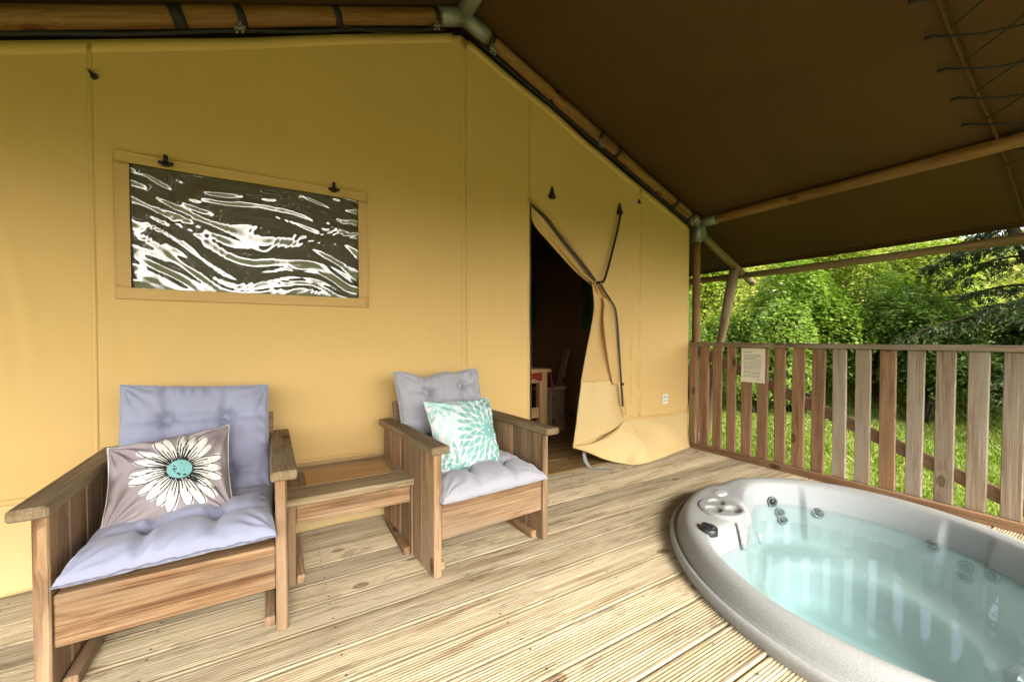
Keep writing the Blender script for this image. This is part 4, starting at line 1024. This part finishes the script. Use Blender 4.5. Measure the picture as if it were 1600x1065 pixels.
V, F = grid(P); o = link('filter_screen', big_mesh('filter_screen', V, F), M['tubtrim'] if False else M['tub'], tub); md = o.modifiers.new('thickness', 'SOLIDIFY'); md.thickness = .01
add_tube('spout', M['chrome'], tub, [(.455*math.cos(R(97)), .455*math.sin(R(97)), .005), (.440*math.cos(R(97)), .440*math.sin(R(97)), -.015), (.44*math.cos(R(97)), .44*math.sin(R(97)), -.05)], .009, 8)
b = plank('suction_grille', M['plastic'], tub, (2.075-TC[0], .275-TC[1], -.075), (1, -.2, 0), (0, 0, 1), (.085, .10, .05), .012)

# ------------------------------------------------------------------ vegetation
def leaves(C, Nrm, size, aspect=.55, fold=.25, jitter=.5, tip_down=.0):
    """diamond leaves with a folded midrib: two triangles each"""
    n = len(C); N = Nrm+rng.normal(0, jitter, (n, 3)); N /= np.linalg.norm(N, axis=1)[:, None]
    T = rng.normal(0, 1, (n, 3)); T[:, 2] -= tip_down; T -= N*(T*N).sum(1)[:, None]; T /= np.linalg.norm(T, axis=1)[:, None]+1e-9
    B = np.cross(N, T); s = size*rng.uniform(.6, 1.3, n)[:, None]
    a = C-T*s*.5; c = C+T*s*.5; b = C+B*s*aspect*.5+N*s*fold*.3-T*s*.08; d = C-B*s*aspect*.5+N*s*fold*.3-T*s*.08
    V = np.stack([a, b, c, d], 1).reshape(-1, 3); i = np.arange(n)[:, None]*4
    F = np.vstack([i+np.array([[0, 1, 2]]), i+np.array([[0, 2, 3]])]); return V, F
def leaf_obj(name, mat, parent, V, F, tone):
    me = big_mesh(name, V, F, False); a = me.attributes.new('tone', 'FLOAT', 'POINT'); a.data.foreach_set('value', np.repeat(tone, len(V)//len(tone)).astype(np.float32))
    return link(name, me, mat, parent)
def shrub(name, label, cat, c, size, n, mat, leaf=.09, aspect=.55, lobes=9, flowers=0, group=None, tip=0, seed=0):
    """an uneven mass of leaf clumps on stems"""
    rg = np.random.default_rng(100+seed); x0, y0 = c; z0 = float(terrain(np.array(x0), np.array(y0)))
    t = thing(name, label, cat, (x0, y0, z0), 0, group)
    sx, sy, sz = size; LC = []; LR = []
    for k in range(lobes):
        a = rg.uniform(0, 6.28); q = rg.uniform(0, .75)**.7; hgt = rg.uniform(.22, .80)*(1-.35*q)
        LC.append((sx*.62*q*math.cos(a), sy*.62*q*math.sin(a), sz*hgt)); s = rg.uniform(.30, .48); LR.append((sx*s, sy*s, sz*s*.72))
    LC = np.array(LC); LR = np.array(LR)
    w = LR.prod(1)**(2/3); w /= w.sum(); li = rg.choice(lobes, n, p=w)
    d = rg.normal(0, 1, (n, 3)); d[:, 2] = np.abs(d[:, 2])*1.0-.35*rg.uniform(0, 1, n); d /= np.linalg.norm(d, axis=1)[:, None]
    cl = snoise(d[:, 0]*1.3+li, d[:, 1]*1.3+d[:, 2], 1.1, 7, seed)                 # clumps: some stick out, some sink in
    rad = 1-.34*rg.uniform(0, 1, n)**1.6+.13*cl
    C = LC[li]+LR[li]*d*rad[:, None]
    C = C[C[:, 2] > .02]; li = li[:len(C)]; dd = C/np.array([sx, sy, sz])
    N = dd/np.linalg.norm(dd, axis=1)[:, None]*.7+np.array([0, 0, .75])
    V, F = leaves(C, N, leaf, aspect, .3, .45, tip)
    tone = np.clip(rg.normal(.45, .2, len(C))+.12*snoise(C[:, 0], C[:, 1]+C[:, 2], .8, 6, seed+3), 0, 1)
    leaf_obj('foliage', mat, t, V, F, tone)
    SV, SF = [], []
    for k in range(lobes):
        v, f = tube(curve_pts([(LC[k][0]*.2, LC[k][1]*.2, 0), (LC[k][0]*.5, LC[k][1]*.5, LC[k][2]*.5), tuple(LC[k]+(0, 0, LR[k][2]*.4))], 8), list(np.linspace(.035, .008, 8)), 5); m = len(SV)
        SV += list(v); SF += [tuple(m+i for i in q) for q in f]
    link('stems', mesh('stems', SV, SF, True), M['bark'], t)
    if flowers:
        idx = rg.choice(len(C), flowers); Q = C[idx]*1.06
        V, F = leaves(np.repeat(Q, 7, 0)+rg.normal(0, .035, (flowers*7, 3))*np.array([1, 1, .35]), np.tile((0, 0, 1.), (flowers*7, 1)), .06, 1.0, .1, .2)
        link('blossom', big_mesh('blossom', V, F, False), M['flower'], t)
    return t
G = 'shrubs of the bank behind the lawn'
shrub('bramble_bush', 'bright bramble mass with white blossom at the middle of the bank', 'bush', (9.6, 4.3), (1.7, 1.5, 3.3), 22500, M['leaf_mid'], 0.084, .6, 11, 9, G, 0, 1)
shrub('hazel_bush', 'yellow green hazel bush rising behind the bramble mass', 'bush', (11.4, 5.0), (2.0, 1.8, 4.4), 22500, M['leaf_light'], 0.088, .7, 11, 6, G, 0, 2)
shrub('willow_bush', 'grey green narrow leaved bush right beside the slanting brace pole', 'bush', (8.2, 6.3), (1.3, 1.3, 3.0), 22500, M['leaf_willow'], 0.076, .26, 9, 0, G, .6, 3)
shrub('bramble_bush', 'mid green bush behind the notice sheet on the railing', 'bush', (9.2, 5.4), (1.3, 1.2, 2.5), 16500, M['leaf_mid'], 0.080, .6, 9, 3, G, 0, 4)
shrub('hazel_bush', 'tall yellow green bush under the roof edge, left of the bank middle', 'bush', (10.4, 7.0), (2.0, 1.8, 4.6), 21000, M['leaf_light'], 0.088, .65, 11, 0, G, 0, 5)
shrub('ivy_bush', 'dark leaved bush low under the cedar boughs', 'bush', (10.6, 2.6), (1.6, 1.4, 2.6), 21000, M['leaf_dark'], 0.080, .65, 10, 0, G, 0, 6)
shrub('bramble_bush', 'leafy bush behind the greyest slats, right of the bramble mass', 'bush', (11.2, 3.5), (1.7, 1.4, 3.2), 19500, M['leaf_mid'], 0.084, .6, 10, 0, G, 0, 7)
shrub('ivy_bush', 'dark bush at the foot of the cedar trunk', 'bush', (12.2, 1.1), (1.7, 1.5, 2.3), 16500, M['leaf_dark'], 0.080, .65, 9, 0, G, 0, 8)
shrub('hazel_bush', 'light bush high on the bank behind the cedar', 'bush', (14.2, 3.6), (2.2, 2.0, 3.3), 18000, M['leaf_light'], 0.104, .7, 10, 0, G, 0, 9)
shrub('bramble_bush', 'low nettle like fringe plant where lawn meets bank', 'bush', (8.6, 4.55), (.8, .9, 1.1), 9000, M['leaf_mid'], 0.068, .5, 7, 0, G, 0, 10)
shrub('willow_bush', 'bush squeezed between tent corner post and brace pole', 'bush', (7.4, 7.6), (1.6, 1.5, 3.2), 19500, M['leaf_willow'], 0.080, .35, 9, 0, G, .4, 11)
# hillside scrub
n = 60000; px_ = rng.uniform(11, 34, n); py_ = rng.uniform(-9, 26, n); keep = (px_*.93+py_*.36) > 12.2
px_, py_ = px_[keep], py_[keep]; pz_ = terrain(px_, py_)+rng.uniform(0, 1, len(px_))**1.5*(.5+.55*snoise(px_, py_, .22, 6)).clip(.15)
V, F = leaves(np.stack([px_, py_, pz_], -1), np.tile((-.5, -.3, .8), (len(px_), 1)), .26, .5, .3, .5)
o = leaf_obj('hillside_scrub', M['scrub'], None, V, F, rng.uniform(0, 1, len(px_))); tag(o, 'sunlit yellow green scrub covering the slope above the bushes', 'scrub', None, 'stuff')
# lawn
n = 150000; a = rng.uniform(0, 1, n)**.7; gx_ = 3.66+a*8.5; gy_ = rng.uniform(-1.8, 9.5, n)
keep = (gx_*.93+gy_*.36 < 12.6) & ((gy_ < 2.4) | (gx_ > 3.72)); gx_, gy_ = gx_[keep], gy_[keep]; n = len(gx_); gz_ = terrain(gx_, gy_)
dist = np.hypot(gx_, gy_); hgt = (rng.uniform(.035, .095, n)*(1+.6*snoise(gx_, gy_, .6, 6)).clip(.4))*(1+1.6*sstep(11.0, 12.3, gx_*.93+gy_*.36)*rng.uniform(0, 1, n)); wd = .0045*(1+dist*.14); ang = rng.uniform(0, 6.28, n); lean = rng.uniform(.2, 1.0, n)*hgt; la = rng.uniform(0, 6.28, n)
base = np.stack([gx_, gy_, gz_-.005], -1); wv_ = np.stack([np.cos(ang)*wd, np.sin(ang)*wd, 0*wd], -1); ln = np.stack([np.cos(la)*lean, np.sin(la)*lean, 0*lean], -1); up = np.stack([0*hgt, 0*hgt, hgt], -1)
V = np.stack([base-wv_, base+wv_, base+ln*.35+up*.65+wv_*.7, base+ln+up], 1).reshape(-1, 3); i = np.arange(n)[:, None]*4
F = np.vstack([i+np.array([[0, 1, 2]]), i+np.array([[0, 2, 3]])])
o = leaf_obj('lawn_grass', M['grass'], None, V, F, np.clip(.5+.22*snoise(gx_, gy_, .5, 7, 5)+rng.normal(0, .18, n), 0, 1)); tag(o, 'short bright green lawn grass beyond the railing', 'grass', None, 'stuff')

def conifer(name, label, cx, cy, h, boughs, seed, lean=(0, 0), lo=.12, spread=2.6, leafn=160, group=None, arc=None):
    rg = np.random.default_rng(seed); z0 = float(terrain(np.array(cx), np.array(cy))); t = thing(name, label, 'tree', (cx, cy, z0), 0, group)
    tr = curve_pts([(0, 0, -.1), (lean[0]*.25, lean[1]*.25, h*.3), (lean[0]*.65, lean[1]*.65, h*.62), (lean[0], lean[1], h)], 24)
    add_tube('trunk', M['bark'], t, tr, list(np.linspace(.16, .02, 24)), 10)
    LV = []; LN = []; BV, BF = [], []
    for b in range(boughs):
        f = lo+(1-lo)*b/boughs; p = tr[int(f*23)]; a = rg.uniform(*(arc or (0, 6.28))); Lb = spread*(1-.72*f)*rg.uniform(.75, 1.15)
        d = np.array([math.cos(a), math.sin(a), 0]); q = np.linspace(0, 1, 10)[:, None]
        path = p+d*Lb*q+np.array([0, 0, 1.])*(Lb*(.22*q-.42*q**2))+rg.normal(0, .02, (10, 3))*q
        v, fc = tube(path, list(np.linspace(.035*(1-.5*f), .006, 10)), 5); m = len(BV); BV += list(v); BF += [tuple(m+i for i in w) for w in fc]
        side = np.array([-d[1], d[0], 0]); k = int(leafn*Lb)
        s = rg.uniform(.12, 1.0, k); off = rg.normal(0, 1, k)*.30*Lb*np.sin(s*2.6+.3)*.55
        i0 = np.clip(s*9, 0, 8.99); ii = i0.astype(int); fr_ = (i0-ii)[:, None]; cpt = path[ii]*(1-fr_)+path[ii+1]*fr_
        sp = cpt+side*off[:, None]+np.stack([0*s, 0*s, -.16*np.abs(off)-rg.uniform(0, .10, k)], -1)
        tw = 7                                                     # every spray: needles fanned along a hanging twig
        dirs = (d*.8+side*np.sign(off)[:, None]*.9+np.array([0, 0, -.45])); dirs /= np.linalg.norm(dirs, axis=1)[:, None]
        for j in range(tw):
            LV.append(sp+dirs*(j/tw)*.17+rg.normal(0, .018, (k, 3))); LN.append(dirs)
    C = np.vstack(LV); Dd = np.vstack(LN); nn = len(C)
    N = np.tile((0, 0, 1.), (nn, 1))+rng.normal(0, .35, (nn, 3)); T = Dd+rng.normal(0, .55, (nn, 3)); T /= np.linalg.norm(T, axis=1)[:, None]
    B = np.cross(N, T); B /= np.linalg.norm(B, axis=1)[:, None]+1e-9; s = rng.uniform(.06, .12, nn)[:, None]
    V = np.stack([C-T*s*.5, C+B*s*.13, C+T*s*.5, C-B*s*.13], 1).reshape(-1, 3); i = np.arange(nn)[:, None]*4; F = np.vstack([i+np.array([[0, 1, 2]]), i+np.array([[0, 2, 3]])])
    leaf_obj('crown', M['needle'], t, V, F, np.clip(rng.normal(.45, .22, nn), 0, 1)); link('branches', mesh('branches', BV, BF, True), M['bark'], t)
    return t
conifer('cedar_tree', 'dark drooping cedar with leaning trunk at the right of the bank', 11.6, .75, 6.2, 34, 5, (-1.1, 1.5), .16, 3.0, 150)
conifer('cedar_tree', 'second dark conifer standing outside behind the hot tub side', 12.5, -4.5, 8.5, 34, 8, (0, 0), .12, 3.2, 90)
